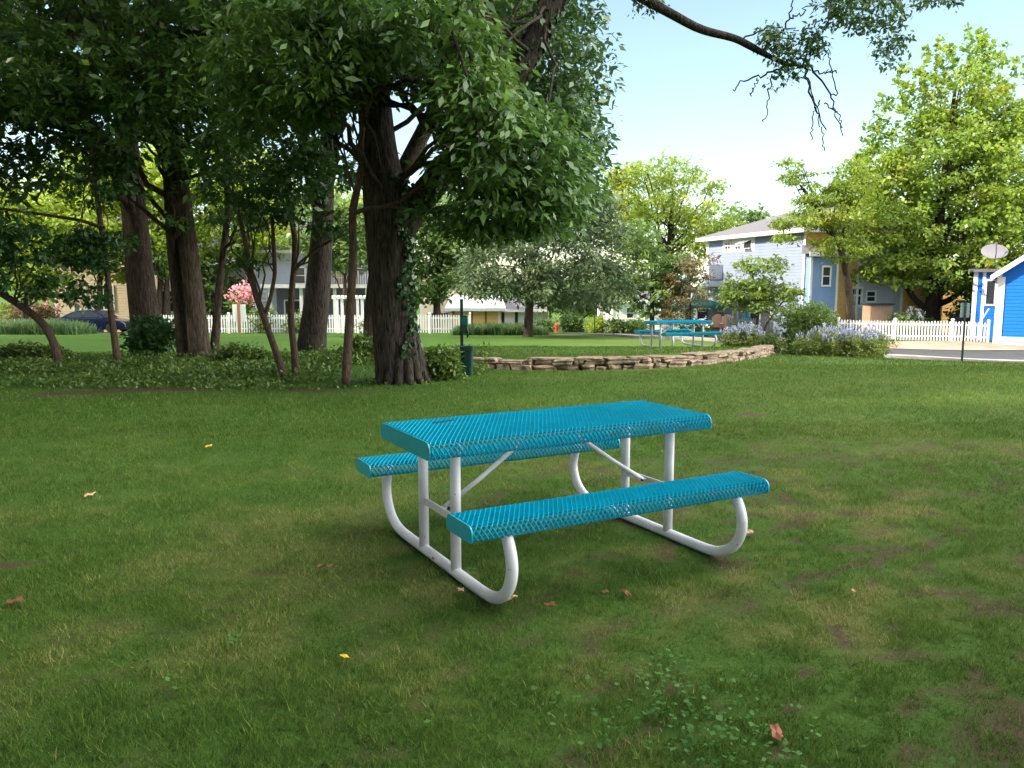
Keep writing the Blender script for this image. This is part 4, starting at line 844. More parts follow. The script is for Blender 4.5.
def wallpiece(root, W, s0, s1, z0, z1, m, board=.16, top=None, back=.15, name='wall'):
    mb = MB(); siding(mb, W, s0, s1, z0, z1, board, top)
    return mb.build(name, M[m], root)
def cboard(root, W, s, z0, z1, wd=.13, m='white', name='corner_board'):
    MB().wbox(W, s - wd / 2, s + wd / 2, z0, z1, -.03, .045).build(name, M[m], root)

# pale blue two storey house seen along its left side
P1 = at(705, 335, 54.4); P2 = at(802, 338, 44.0); z0 = -1.9
dS = np.array([P2[0] - P1[0], P2[1] - P1[1]]); Ls = np.linalg.norm(dS); dS /= Ls
dF = np.array([-dS[1], dS[0]])                       # along the front, to the right
h = thing('two_storey_house', (P2[0], P2[1], z0), 'pale blue two storey house with a small balcony and three small upper windows', 'house')
eave = at(713, 239.0, 53.3)[2] + .1
WS = frame((P1[0], P1[1], 0), dS); WF = frame((P2[0], P2[1], 0), dF)
if WS[2][0] > 0: WS = (WS[0], WS[1], -WS[2])
if WF[2][1] > 0: WF = (WF[0], WF[1], -WF[2])
wd_ = 9.0
wallpiece(h, WS, 0, Ls, z0, eave, 'blue_side', .17); wallpiece(h, WF, 0, 3.3, z0, eave, 'tan', .2); wallpiece(h, WF, 3.3, 6.2, z0, eave, 'lilac', .17); wallpiece(h, WF, 6.2, wd_, z0, eave, 'tan', .2); cboard(h, WF, 3.3, z0, eave, .16); cboard(h, WF, 6.2, z0, eave, .16); window(h, WF, 4.2, at(884, 301, 45)[2], .5, .5); window(h, WF, 5.3, at(905, 280, 45)[2], .55, .75)
Bk = frame((P1[0] + dF[0] * wd_, P1[1] + dF[1] * wd_, 0), -dF); wallpiece(h, Bk, 0, wd_, z0, eave, 'blue_side', .17)
Rr = frame((P2[0] + dF[0] * wd_, P2[1] + dF[1] * wd_, 0), -dS); wallpiece(h, Rr, 0, Ls, z0, eave, 'tan', .2)
def hip(root, A, d1, L1, d2, L2, ze, rise, ov, m='roof', inset=None, gable=False):
    d1 = np.array([*d1, 0.]); d2 = np.array([*d2, 0.]); A = np.array([A[0], A[1], 0.]) - d1 * ov - d2 * ov; L1 += 2 * ov; L2 += 2 * ov
    C = [A, A + d1 * L1, A + d1 * L1 + d2 * L2, A + d2 * L2]; zz = lambda p, z: p + np.array([0, 0, z])
    ins = (L2 / 2 if inset is None else inset); r0 = A + d2 * L2 / 2 + d1 * ins; r1 = A + d2 * L2 / 2 + d1 * (L1 - ins)
    mb = MB(); v = [zz(c, ze) for c in C] + [zz(r0, ze + rise), zz(r1, ze + rise)]
    mb.add(v, [(0, 1, 5, 4), (1, 2, 5), (2, 3, 4, 5), (3, 0, 4)]); o = mb.build('roof', M[m], root)
    fb = MB(); inn = []
    cen = sum(C) / 4
    top = [zz(c, ze - .004) for c in C]; bot = [zz(c, ze - .22) for c in C]; ib = [zz(c + (cen - c) / np.linalg.norm(cen - c) * .9, ze - .22) for c in C]
    fb.add(top + bot + ib, [(i, (i + 1) % 4, 4 + (i + 1) % 4, 4 + i) for i in range(4)] + [(4 + i, 4 + (i + 1) % 4, 8 + (i + 1) % 4, 8 + i) for i in range(4)])
    fb.build('fascia', M['white'], root); return o
hip(h, P1, dS, Ls, dF, wd_, eave, 1.55, .6, inset=2.2)
def s_of(px):   # run along the side wall met at a picture column
    best = min(np.linspace(0, Ls, 400), key=lambda s: abs(((P1[0] + dS[0] * s) / (P1[1] + dS[1] * s) * F + 512) - px)); return best
def z_of(px, py):
    s = s_of(px); return at(px, py, P1[1] + dS[1] * s)[2]
a, b_, c_, d_ = s_of(723), s_of(730), s_of(734), s_of(750)
MB().wbox(WS, s_of(721) - .1, s_of(751) + .1, z_of(736, 251.5), z_of(736, 238), -.01, .035).build('window_surround', M['white'], h)
for px in (726, 736): window(h, (WS[0] + WS[2] * .035, WS[1], WS[2]), s_of(px), z_of(px, 249), (s_of(px + 2.4) - s_of(px - 2.4)), z_of(px, 242.5) - z_of(px, 249), nx=2, fr=.05)
wn = window(h, (WS[0] + WS[2] * .035, WS[1], WS[2]), s_of(745.5), z_of(745, 248), s_of(749) - s_of(742), z_of(745, 240.5) - z_of(745, 248), fr=.05, nz=1, mg='dark')
sb = MB(); W2 = (WS[0] + WS[2] * .06, WS[1], WS[2]); zt, zb_ = z_of(745, 240.5), z_of(745, 248.5); s0, s1 = s_of(742), s_of(749)
oo, dd_, nn_ = W2
for (u0, u1) in ((0, .12), (.88, 1), ):
    pa = lambda s, t: oo + dd_ * s + nn_ * (t * .55 + .06) + np.array([0, 0, zt + (zb_ + .25 - zt) * t])
    sb.hexa([pa(s0, u0), pa(s1, u0), pa(s1, u1), pa(s0, u1)] + [q + np.array([0, 0, .04]) for q in (pa(s0, u0), pa(s1, u0), pa(s1, u1), pa(s0, u1))])
for (sa, sb2) in ((s0, s0 + .09), ((s0 + s1) / 2 - .04, (s0 + s1) / 2 + .04), (s1 - .09, s1)):
    sb.hexa([pa(sa, .12), pa(sb2, .12), pa(sb2, .88), pa(sa, .88)] + [q + np.array([0, 0, .04]) for q in (pa(sa, .12), pa(sb2, .12), pa(sb2, .88), pa(sa, .88))])
sb.build('open_sash', M['white'], h)
for z_a, z_b, mg in ((311, 301.5, 'blind'), (300.5, 294, 'blind'), (291.5, 289.5, 'glass')):
    window(h, WS, s_of(721), z_of(721, z_a), s_of(724) - s_of(717.8), z_of(721, z_b) - z_of(721, z_a), mg=mg, nz=1, fr=.06)
cboard(h, WS, .1, z0, eave, .28); cboard(h, WS, Ls - .08, z0, eave, .16)
# doorway and dark glazing under the lime tree
window(h, WS, s_of(760), z0 + .3, s_of(770) - s_of(750), 2.3, mg='dark', nx=2, nz=1, name='patio_door')
window(h, WS, s_of(735), z0 + .4, s_of(737) - s_of(733), 2.0, mg='blind', nz=1)
# balcony beyond the left corner
bo = np.array([P1[0], P1[1], 0]); WB = (bo - np.array([dF[0], dF[1], 0]) * 1.0, np.array([dS[0], dS[1], 0]), WS[2])
zb1, zb0 = at(700, 265, 54)[2], at(700, 281, 54)[2]
bal = MB(); bal.wbox((bo, WS[1], WS[2]), -.2, 2.2, zb0 - .35, zb0, .02, 1.05).build('balcony_floor', M['white'], h)
br = MB(); br.wbox((bo, WS[1], WS[2]), -.15, 2.1, zb0 + .12, zb1, .95, .99); br.wbox((bo, WS[1], WS[2]), 2.06, 2.1, zb0 + .12, zb1, .03, .94); br.build('balcony_rail', M['white_old'], h)
for s_ in (-.15, 2.1): MB().wbox((bo, WS[1], WS[2]), s_ - .06, s_ + .06, zb0 + .001, zb1 + (.75 if s_ < 0 else .1), .93, 1.04).build('balcony_post', M['white'], h)
MB().wbox((bo, WS[1], WS[2]), -.2, -.06, z0, zb0 - .351, .85, 1.0).build('balcony_support', M['white'], h)
# bay on the front
zb = at(815, 253, 43)[2]; bw = 1.75
WBf = (WF[0] + WF[2] * .35 + WF[1] * .05, WF[1], WF[2])
wallpiece(h, WBf, 0, bw, z0, zb, 'blue_bay', .15, name='bay_wall')
WBl = frame(WF[0] + WF[1] * .05, WF[2][:2]); WBl = (WBl[0], WBl[1], -WF[1])
mb = MB(); siding(mb, WBl, 0, .35, z0, zb, .15); mb.build('bay_wall', M['blue_bay'], h)
WBr = (WF[0] + WF[1] * (bw + .05), WF[2], WF[1]); mb = MB(); siding(mb, WBr, 0, .35, z0, zb, .15); mb.build('bay_wall', M['blue_bay'], h)
cboard(h, WBf, .07, z0, zb, .14); cboard(h, WBf, bw - .07, z0, zb, .14)
window(h, WBf, 1.0, at(820, 285, 43)[2], .42, at(820, 267, 43)[2] - at(820, 285, 43)[2], 'white', 'glass')
q = [WF[0] + WF[1] * (-.25) + WF[2] * .01, WF[0] + WF[1] * (bw + .35) + WF[2] * .01, WF[0] + WF[1] * (bw + .35) + WF[2] * .7, WF[0] + WF[1] * (-.25) + WF[2] * .7]
Zv = lambda p, z: p + np.array([0, 0, z])
MB().hexa([Zv(q[3], zb - .02), Zv(q[2], zb - .02), Zv(q[1], zb - .02), Zv(q[0], zb - .02), Zv(q[3], zb + .12), Zv(q[2], zb + .12), Zv(q[1], zb + .45), Zv(q[0], zb + .45)]).build('bay_roof', M['roof'], h)
MB().wbox((WF[0], WF[1], WF[2]), -.25, bw + .35, zb - .16, zb + .08, .702, .74).build('bay_fascia', M['white'], h)
window(h, WF, 3.15, at(860, 305, 44.6)[2], .75, .85, nx=2, nz=1, fr=.14); window(h, WF, 3.15, at(860, 293, 44.6)[2] - .1, .75, .3, nx=2, nz=1, fr=.08)

def simplehouse(name, label, px0, px1, pyb, Y, eave_py, m, depth, rise=2.2, ov=.4, yaw=0, wins=(), side='left', roofm='roof', board=.16, ridge='x', sm=None):
    A = gbase(px0, pyb, Y); Bx = at(px1, pyb, Y)[0]; L = (Bx - A[0]); zb = A[2] - .2; ze = at((px0 + px1) / 2, eave_py, Y)[2]
    d = np.array([math.cos(yaw), math.sin(yaw)]); h = thing(name, (A[0], A[1], zb), label, 'house')
    WF = frame((A[0], A[1], 0), d); bk = np.array([-d[1], d[0]])
    WL = (WF[0] + np.array([*bk, 0]) * depth, -np.array([*bk, 0]), -WF[1]); WR = (WF[0] + WF[1] * L, np.array([*bk, 0]), WF[1])
    gab = None
    if ridge == 'y':
        def gab(z): t = np.clip((z - ze) / rise, 0, 1) if z > ze else 0; return (L / 2 * t, L - L / 2 * t)
        mb = MB(); siding(mb, WF, 0, L, zb, ze + rise, board, gab); mb.build('wall', M[m], h)
    else: wallpiece(h, WF, 0, L, zb, ze, m, board)
    for Wx, LL in ((WL, depth), (WR, depth)):
        wallpiece(h, Wx, 0, LL, zb, ze, sm or m, board)
    if ridge == 'y':
        mb = MB(); o3 = WF[0]; u = np.array([*bk, 0.])
        t = ov / (L / 2) * rise
        for s_a, s_b in ((-ov, L / 2), (L + ov, L / 2)):
            pa = o3 + WF[1] * s_a - u * ov; pb = o3 + WF[1] * s_b - u * ov
            a0, b0 = Zv(pa, ze - t), Zv(pb, ze + rise)
            qd = [a0, b0, b0 + u * (depth + 2 * ov), a0 + u * (depth + 2 * ov)]
            mb.hexa(qd + [p + np.array([0, 0, .14]) for p in qd])
        mb.build('roof', M[roofm], h)
        rk = MB()
        for s_a, s_b in ((-ov, L / 2), (L + ov, L / 2)):
            pa = o3 + WF[1] * s_a - u * (ov + .03); pb = o3 + WF[1] * s_b - u * (ov + .03)
            a0, b0 = Zv(pa, ze - t - .12), Zv(pb, ze + rise - .12)
            rk.hexa([a0, b0, b0 + u * .028, a0 + u * .028] + [p + np.array([0, 0, .27]) for p in (a0, b0, b0 + u * .028, a0 + u * .028)])
        rk.build('rake_board', M['white'], h)
    else:
        hip(h, A, d, L, bk, depth, ze, rise, ov, roofm, inset=.3)
    for s_ in (.06, L - .06): cboard(h, WF, s_, zb, ze - .05, .14)
    for (px, pt, pb2, wpx, kw) in wins:
        s_ = (at(px, pt, Y)[0] - A[0]) / d[0]; z1, z2 = at(px, pb2, Y)[2], at(px, pt, Y)[2]
        window(h, WF, s_, z1, wpx * Y / F, z2 - z1, **kw)
    return h, WF, zb, ze
D = dict
simplehouse('siding_house', 'white siding house behind the maple beside the tan wall', 869, 919, 336, 54, 262, 'lilac', 8, 2.4, wins=[(884, 292, 301, 5, D()), (905, 268, 280, 5, D())], board=.18)
simplehouse('siding_house', 'narrow tan house right of the white siding house', 920.5, 962, 336, 53, 258, 'tan', 8, 2.4, wins=[(927, 293, 304, 5, D()), (945, 275, 290, 6, D())], board=.18)
simplehouse('siding_house', 'beige sided house behind the navy car', 57, 152, 331, 60, 238, 'beige', 9, 2.6, wins=[(79, 284, 309, 11, D(mg='blind')), (108, 286, 309, 9, D(mg='glass')), (78, 250, 268, 9, D())], board=.19)
hb, WFb, zb_, ze_ = simplehouse('porch_house', 'lilac grey house with a deep shaded porch and rail behind the grove', 256, 392, 331, 57, 250, 'lilac', 9, 2.4, wins=[(262, 292, 300, 8, D(mf='white', mg='lilac')), (340, 270, 285, 12, D(mg='blind')), (300, 268, 283, 9, D())], board=.18)
# its porch: back wall coloured in a shaded tone, posts, slab roof, rail above
Lp = (at(375, 331, 57)[0] - at(278, 331, 57)[0]); s0 = (at(278, 331, 57)[0] - at(256, 331, 57)[0]); zr = at(320, 288, 55)[2]
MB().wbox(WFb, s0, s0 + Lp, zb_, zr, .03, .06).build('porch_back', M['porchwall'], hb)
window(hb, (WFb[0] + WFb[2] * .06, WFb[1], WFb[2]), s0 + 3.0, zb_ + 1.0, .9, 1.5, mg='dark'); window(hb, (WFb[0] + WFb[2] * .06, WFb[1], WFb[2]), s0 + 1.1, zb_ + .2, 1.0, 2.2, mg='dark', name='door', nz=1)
MB().wbox(WFb, s0 - .4, s0 + Lp + .4, zr, zr + .25, .061, 2.3).build('porch_roof', M['white_old'], hb)
MB().wbox(WFb, s0, s0 + Lp, zb_, zb_ + .35, .061, 2.2).build('porch_floor', M['greywood'], hb)
for t in (0.02, .33, .66, .98): MB().wbox(WFb, s0 + Lp * t - .1, s0 + Lp * t + .1, zb_ + .35, zr, 1.95, 2.15).build('porch_post', M['white'], hb)
rb = MB(); rb.wbox(WFb, s0 + 3.6, s0 + Lp, zr + 1.15, zr + 1.25, 2.1, 2.2)
for t in np.arange(s0 + 3.6, s0 + Lp, .16): rb.wbox(WFb, t, t + .05, zr + .25, zr + 1.15, 2.13, 2.17)
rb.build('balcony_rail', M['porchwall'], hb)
hv, WV, zv, zev = simplehouse('porch_house', 'dark porched house between the oak trunks with a white rail', 152, 250, 331, 62, 262, 'lilac', 8, 2.0, wins=[(205, 290, 305, 8, D())], board=.18)
a0 = at(152, 331, 62)[0]; MB().wbox(WV, at(155, 331, 62)[0] - a0, at(186, 331, 62)[0] - a0, zv, at(170, 291, 62)[2], .03, .08).build('porch_back', M['dark'], hv)  # near-black panel on the wall gives the porch its dark inside
MB().wbox(WV, at(153, 331, 62)[0] - a0, at(188, 331, 62)[0] - a0, at(170, 291, 62)[2], at(170, 288.5, 62)[2], .03, 1.6).build('porch_roof', M['white'], hv)
rr_ = MB(); rr_.wbox(WV, at(155, 331, 62)[0] - a0, at(186, 331, 62)[0] - a0, at(170, 312, 62)[2], at(170, 310.5, 62)[2], 1.5, 1.6)
for px in np.arange(156, 186, 1.7): x_ = at(px, 320, 62)[0] - a0; rr_.wbox(WV, x_, x_ + .05, zv, at(170, 312, 62)[2], 1.52, 1.58)
rr_.build('porch_rail', M['white'], hv)
simplehouse('cream_house', 'bright cream house half hidden right of the big oak', 420, 468, 330, 66, 278, 'cream', 9, 3.0, wins=[(435, 313, 318.5, 7, D(nz=1, nx=3)), (444.5, 313, 318.5, 7, D(nz=1, nx=3)), (440, 288, 299, 6, D())], ridge='y')
hg, WG, zg, zeg = simplehouse('yellow_garage', 'low yellow garage with a sloping roof end left of the grey green tree', 450.5, 500, 330, 62, 308, 'yellow', 6, .9, roofm='white_old', wins=[], board=.3)
for px in (453.5, 472, 486): 
    x_ = at(px, 320, 62)[0] - at(450.5, 320, 62)[0]; MB().wbox(WG, x_ - .08, x_ + .08, zg, zeg - .1, .02, .05).build('door_trim', M['wood'], hg)
hw_, WW, zw, zew = simplehouse('white_garage', 'white garage with dark green trim behind the grey green tree', 501, 548, 330, 64, 309, 'white', 6, .8, board=.3)
for px in (503, 516.5, 530):
    x_ = at(px, 320, 64)[0] - at(501, 320, 64)[0]; MB().wbox(WW, x_ - .12, x_ + .12, zw, zew - .1, .02, .06).build('door_trim', M['greenmetal'], hw_)
hm, WM, zm, zem = simplehouse('mint_house', 'mint green house with white lower wall left of the pale blue house', 672, 702, 334, 66, 303, 'white', 7, 2.4, wins=[(690, 308, 318, 3.5, D(mg='dark')), (686, 309, 318, 2, D())], ridge='y', roofm='mint')
simplehouse('white_house', 'white house glimpsed behind the layered tree and far fence', 612, 668, 333, 70, 300, 'white', 7, 2.2, wins=[(630, 308, 318, 6, D()), (650, 308, 318, 6, D())])

# bright blue cottage at the right edge
Yg = 38.5
hr, WR_, zr0, zre = simplehouse('blue_cottage', 'bright blue cottage with white trim and gable at the right edge', 994, 1094, 343, Yg, 273, 'blue_bright', 9, 1.75, ov=.35, yaw=-.52, ridge='y', board=.165, wins=[(1040, 285, 310, 16, D())])
MB().wbox(WR_, -.05, 4.7, zr0, at(1000, 336.5, Yg)[2], -.02, .05).build('skirt_board', M['white'], hr)
MB().wbox(WR_, -.06, .27, zr0, at(994, 277, Yg)[2], -.05, .06).build('corner_board', M['white'], hr)
o2 = WR_[0] - WR_[1] * 1.0; W3 = (o2 - WR_[2] * 2.0, WR_[1], WR_[2])
wallpiece(hr, W3, 0, 1.0, zr0, at(980, 272, Yg + 2)[2], 'blue_bright', .165, name='side_wing')
W4 = (W3[0] - WR_[2] * 6, WR_[2], -WR_[1]); wallpiece(hr, W4, 0, 6, zr0, at(980, 272, Yg + 2)[2], 'blue_bright', .165, name='side_wing')
window(hr, W3, .72, at(987, 304, Yg + 2)[2], .34, at(987, 281, Yg + 2)[2] - at(987, 304, Yg + 2)[2], mg='dark', nz=1)
cboard(hr, W3, .05, zr0, at(980, 272, Yg + 2)[2], .2); cboard(hr, W3, .42, zr0, at(980, 272, Yg + 2)[2], .14)
MB().wbox(W3, -.3, 1.1, at(980, 272, Yg + 2)[2], at(980, 272, Yg + 2)[2] + .15, -6, .3).build('wing_roof', M['roof'], hr)
st = MB(); 
p_a, p_b = at(980.5, 322, Yg + .6), at(989, 309, Yg + 1.4); st.tube([p_a, p_b], .045, 6); st.tube([p_a, p_a - [0, 0, .8]], .045, 6); st.build('stair_rail', M['white'], hr)
# satellite dish on its roof
dc = at(994.5, 251.5, Yg + .6); dsh = thing('satellite_dish', dc - np.array([-.25, 0, .95]), 'pale grey satellite dish on the slope of the blue cottage roof', 'satellite dish')
prof = [(.0, -.07), (.16, -.062), (.32, -.04), (.45, -.012), (.53, .012), (.545, .012), (.535, -.004), (.45, -.03), (.32, -.058), (.16, -.08), (.0, -.088)]
nv = 28; ang = np.arange(nv) / nv * 2 * PI; nd = unit(np.array([-.25, -.62, .75])); ux = unit(np.cross([0, 0, 1.], nd)); uy = np.cross(nd, ux)
vs_ = np.concatenate([dc + np.outer(np.cos(ang) * r * 1.05, ux) + np.outer(np.sin(ang) * r * .98, uy) + nd * hgt for r, hgt in prof])
MB().add(vs_, [(i * nv + j, i * nv + (j + 1) % nv, (i + 1) * nv + (j + 1) % nv, (i + 1) * nv + j) for i in range(len(prof) - 1) for j in range(nv)]).build('reflector', M['dish'], dsh, smooth=True)
MB().tube([dc - uy * .5 - nd * .05, dc - uy * .42 + nd * .28, dc - uy * .05 + nd * .5], .022, 7).build('feed_arm', M['cover'], dsh)
MB().box(dc - uy * .03 + nd * .5, (.05, .05, .06)).build('receiver', M['dish'], dsh, bevel=.01)
MB().tube([dc - nd * .09, dc - nd * .16 - np.array([-.05, 0, .3]), dc + np.array([.38, .1, -1.0])], .03, 8).build('mast', M['galv'], dsh)

# garden shed behind the right fence
b = gbase(880, 340, 42.3); s_ = thing('garden_shed', b, 'low brown shed with a dark flat lid behind the picket fence', 'shed')
hh = at(880, 305, 42.3)[2] - b[2]; MB().box(b + np.array([0, .5, hh / 2]), (.58, .5, hh / 2)).build('walls', M['shed'], s_, bevel=.02); MB().box(b + np.array([0, .5, hh + .04]), (.66, .58, .04)).build('lid', M['cover'], s_, bevel=.01)

# ------------------------------------------------------------------ fences
FN = 'white picket fences'
def fence(name, label, pts, hgt, m='white', pitch=.14, pw=.075, post=2.44, group=FN, point=True, cap=True):
    pts = [np.array(p, float) for p in pts]
    root = thing(name, (pts[0][0], pts[0][1], float(gz(*pts[0][:2]))), label, 'fence', group)
    pk, rl = MB(), MB()
    for A, B in zip(pts[:-1], pts[1:]):
        L = np.linalg.norm(B - A); d = (B - A) / L; n = np.array([d[1], -d[0]])
        s = 0
        npst = max(1, int(round(L / post)))
        for i in range(npst + 1):
            if i == 0 and A is not pts[0]: continue
            q = A + d * L * i / npst; z = float(gz(*q)); o = MB().box((q[0], q[1], z + hgt * .52), (.055, .055, hgt * .54), math.atan2(d[1], d[0])).build('post', M[m], root)
            if cap: MB().box((q[0], q[1], z + hgt * 1.06 + .035), (.075, .075, .035), math.atan2(d[1], d[0]), .35).build('cap', M[m], o)
        while s < L:
            q = A + d * s; z = float(gz(*q)); w2 = pw / 2; a, b = q - d * w2, q + d * w2; o = n * .03; t = n * .012
            hh = hgt * R.uniform(.985, 1.015)
            V = []
            for off in (o, o + t):
                V += [(*(a + off), z + .05), (*(b + off), z + .05), (*(b + off), z + hh - (.05 if point else 0)), (*(q + off), z + hh), (*(a + off), z + hh - (.05 if point else 0))]
            pk.add(V, [(4, 3, 2, 1, 0), (5, 6, 7, 8, 9), (0, 1, 6, 5), (1, 2, 7, 6), (2, 3, 8, 7), (3, 4, 9, 8), (4, 0, 5, 9)])
            s += pitch
        for zz in (.22, .78):
            za, zb = float(gz(*A)), float(gz(*B)); k = 6
            for i in range(k):
                qa, qb = A + d * L * i / k, A + d * L * (i + 1) / k
                rl.hexa([(*(qa - n * .02), float(gz(*qa)) + hgt * zz), (*(qb - n * .02), float(gz(*qb)) + hgt * zz), (*(qb + n * .028), float(gz(*qb)) + hgt * zz), (*(qa + n * .028), float(gz(*qa)) + hgt * zz)] + [(*(qa - n * .02), float(gz(*qa)) + hgt * zz + .08), (*(qb - n * .02), float(gz(*qb)) + hgt * zz + .08), (*(qb + n * .028), float(gz(*qb)) + hgt * zz + .08), (*(qa + n * .028), float(gz(*qa)) + hgt * zz + .08)])
    pk.build('pickets', M[m], root); rl.build('rails', M[m], root); return root
def gp(px, Y): return ((px - 512) / F * Y, Y)
fence('picket_fence', 'white picket fence along the street before the maple and shed', [gp(838, 40), gp(952, 39.4), gp(988, 39.0)], 1.0)
fence('picket_fence', 'white picket fence across the lawn before the porch houses', [gp(150, 48.5), gp(470, 48)], 1.12, pitch=.15, pw=.08)
fence('picket_fence', 'weathered pale fence behind the far table and the layered tree', [gp(604, 53), gp(672, 51.5)], 1.0, 'white_old', .12, .10, group=FN)
fence('picket_fence', 'grey weathered patio fence behind the lavender mound', [gp(728, 45), gp(772, 43.5)], .95, 'greywood', .13, .07, cap=False)
# ------------------------------------------------------------------ patio things
def patio_chair(px, Y, label, rz):
    b = gbase(px, 335, Y); r = thing('patio_chair', b, label, 'chair', 'slatted patio chairs', rz)
    st = MB()
    for i in range(5): st.hexa([(-.28 + .112 * i, -.25, .36), (-.18 + .112 * i, -.25, .36), (-.18 + .112 * i, .25, .24), (-.28 + .112 * i, .25, .24)] + [(-.28 + .112 * i, -.25, .385), (-.18 + .112 * i, -.25, .385), (-.18 + .112 * i, .25, .265), (-.28 + .112 * i, .25, .265)])
    st.build('seat', M['chairwood'], r, world=False)
    bk = MB()
    for i in range(5):
        x = -.28 + .112 * i; t = .98 - .05 * (i - 2) ** 2 / 4 * 2
        bk.hexa([(x, .22, .22), (x + .1, .22, .22), (x + .1, .245, .22), (x, .245, .22), (x * 1.1, .5, t), (x * 1.1 + .1, .5, t), (x * 1.1 + .1, .525, t), (x * 1.1, .525, t)])
    bk.build('backrest', M['chairwood'], r, world=False)
    for s in (-1, 1):
        MB().box((s * .34, .02, .53), (.07, .38, .014)).build('armrest', M['chairwood'], r, world=False)
        MB().box((s * .32, -.27, .26), (.02, .045, .26)).build('leg', M['chairwood'], r, world=False)
        MB().hexa([(s * .31 - .015, .1, .0), (s * .31 + .015, .1, .0), (s * .31 + .015, .2, 0), (s * .31 - .015, .2, 0), (s * .31 - .015, .25, .52), (s * .31 + .015, .25, .52), (s * .31 + .015, .33, .52), (s * .31 - .015, .33, .52)]).build('leg', M['chairwood'], r, world=False)
    r.scale = (1.05, 1.05, 1.15)
patio_chair(715, 46, 'tan slatted patio chair left of its twin by the house corner', -.5); patio_chair(727, 45.5, 'tan slatted patio chair nearest the grey patio fence', -.3)
def umbrella(px, py0, Y, label, m, folded):
    b = gbase(px, 335, Y); r = thing('patio_umbrella', b, label, 'umbrella')
    top = at(px, py0, Y)[2] - b[2]
    MB().tube([b, b + [0, 0, top]], .025, 8).build('pole', M['white'], r); n = 8
    MB().lathe(b, [(.25, 0), (.25, .06), (.05, .09)], 12).build('base', M['cover'], r)
    mb = MB()
    if folded:
        k = 24; V = []
        for t, rad in ((.0, .02), (.06, .06), (.35, .13), (.62, .24), (.66, .22)):
            a = np.arange(k) / k * 2 * PI; rr = rad * (1 + .25 * np.cos(a * 6)); V.append(np.c_[np.cos(a) * rr, np.sin(a) * rr, np.full(k, top - t * top * .78)] + b)
        mb.add(np.concatenate(V), [(i * k + j, i * k + (j + 1) % k, (i + 1) * k + (j + 1) % k, (i + 1) * k + j) for i in range(4) for j in range(k)])
    else:
        a = np.arange(n) / n * 2 * PI; V = [b + [0, 0, top]]; R0 = 1.75
        mb.add(np.concatenate([[b + [0, 0, top]], np.c_[np.cos(a) * R0 * .5, np.sin(a) * R0 * .5, np.full(n, top - .22)] + b, np.c_[np.cos(a) * R0, np.sin(a) * R0, np.full(n, top - .5)] + b, np.c_[np.cos(a) * R0, np.sin(a) * R0, np.full(n, top - .68)] + b]),
               [(0, 1 + j, 1 + (j + 1) % n) for j in range(n)] + [(1 + n * i + j, 1 + n * i + n + j, 1 + n * i + n + (j + 1) % n, 1 + n * i + (j + 1) % n) for i in range(2) for j in range(n)])
    mb.build('canopy', M[m], r)
umbrella(745.5, 308, 46.5, 'folded teal patio umbrella standing before the pale blue house', 'teal_cloth', True)
umbrella(697, 297, 53, 'open sea green patio umbrella left of the pale blue house', 'green_cloth', False)
# dark framed cart and blue bin near the umbrella
b = gbase(702, 334, 49.5); r = thing('patio_heater_cart', b, 'dark framed glass screen standing on the patio by the house corner', 'screen')
r.name = 'glass_screen'
zc = at(702, 318, 49.5)[2] - b[2]
mb = MB()
for x_ in (-.26, .26): mb.box(b + [x_, 0, zc / 2 + .22], (.05, .04, zc / 2 + .22))
mb.build('upright', M['carblue'], r); MB().box(b + [0, 0, zc + .44 + .04], (.32, .05, .05)).build('top_rail', M['carblue'], r); MB().box(b + [0, 0, zc - .12], (.208, .045, .05)).build('lower_rail', M['carblue'], r)
MB().box(b + [0, 0, zc + .18], (.208, .012, .22)).build('pane', M['glass'], r)
def bin_(px, Y, py, label, w_, h_, m):
    b = gbase(px, py, Y); r = thing('storage_tub', b, label, 'tub'); MB().box(b + [0, 0, h_ / 2], (w_ / 2 * .85, w_ / 2 * .7, h_ / 2), 0, 1.15).build('body', M[m], r, bevel=.02); MB().box(b + [0, 0, h_ + .025], (w_ / 2 * 1.05, w_ / 2 * .9, .025)).build('lid', M[m], r, bevel=.01)
bin_(690.5, 49, 336, 'cobalt blue lidded tub behind the far table', .6, .85, 'blue_plastic')
# covered grill behind the right fence
b = gbase(965, 338, 41.8); r = thing('covered_grill', b, 'charcoal covered barbecue grill just behind the right fence', 'grill')
mb = MB(); hz_ = at(965, 315, 41.8)[2] - b[2]; k = 20; a = np.arange(k) / k * 2 * PI; V = []
for t, sx, sy in ((0, .55, .35), (.45, .6, .36), (.75, .86, .38), (.88, .8, .36), (.97, .55, .26), (1, .25, .12)):
    ct, st_ = np.cos(a), np.sin(a); V.append(np.c_[np.sign(ct) * np.abs(ct) ** .6 * sx * (1 + .03 * np.sin(a * 7 + t * 5)), np.sign(st_) * np.abs(st_) ** .6 * sy, np.full(k, t * hz_)] + b)
mb.add(np.concatenate(V), [(i * k + j, i * k + (j + 1) % k, (i + 1) * k + (j + 1) % k, (i + 1) * k + j) for i in range(5) for j in range(k)] + [tuple(5 * k + j for j in range(k))]).build('cover', M['cover'], r, smooth=True)
for sx in (-.4, .4): MB().lathe(b + [sx, -.37, .09], [(.0, -.02), (.09, -.02), (.09, .02), (.0, .02)], 12, 'y').build('wheel', M['tyre'], r)

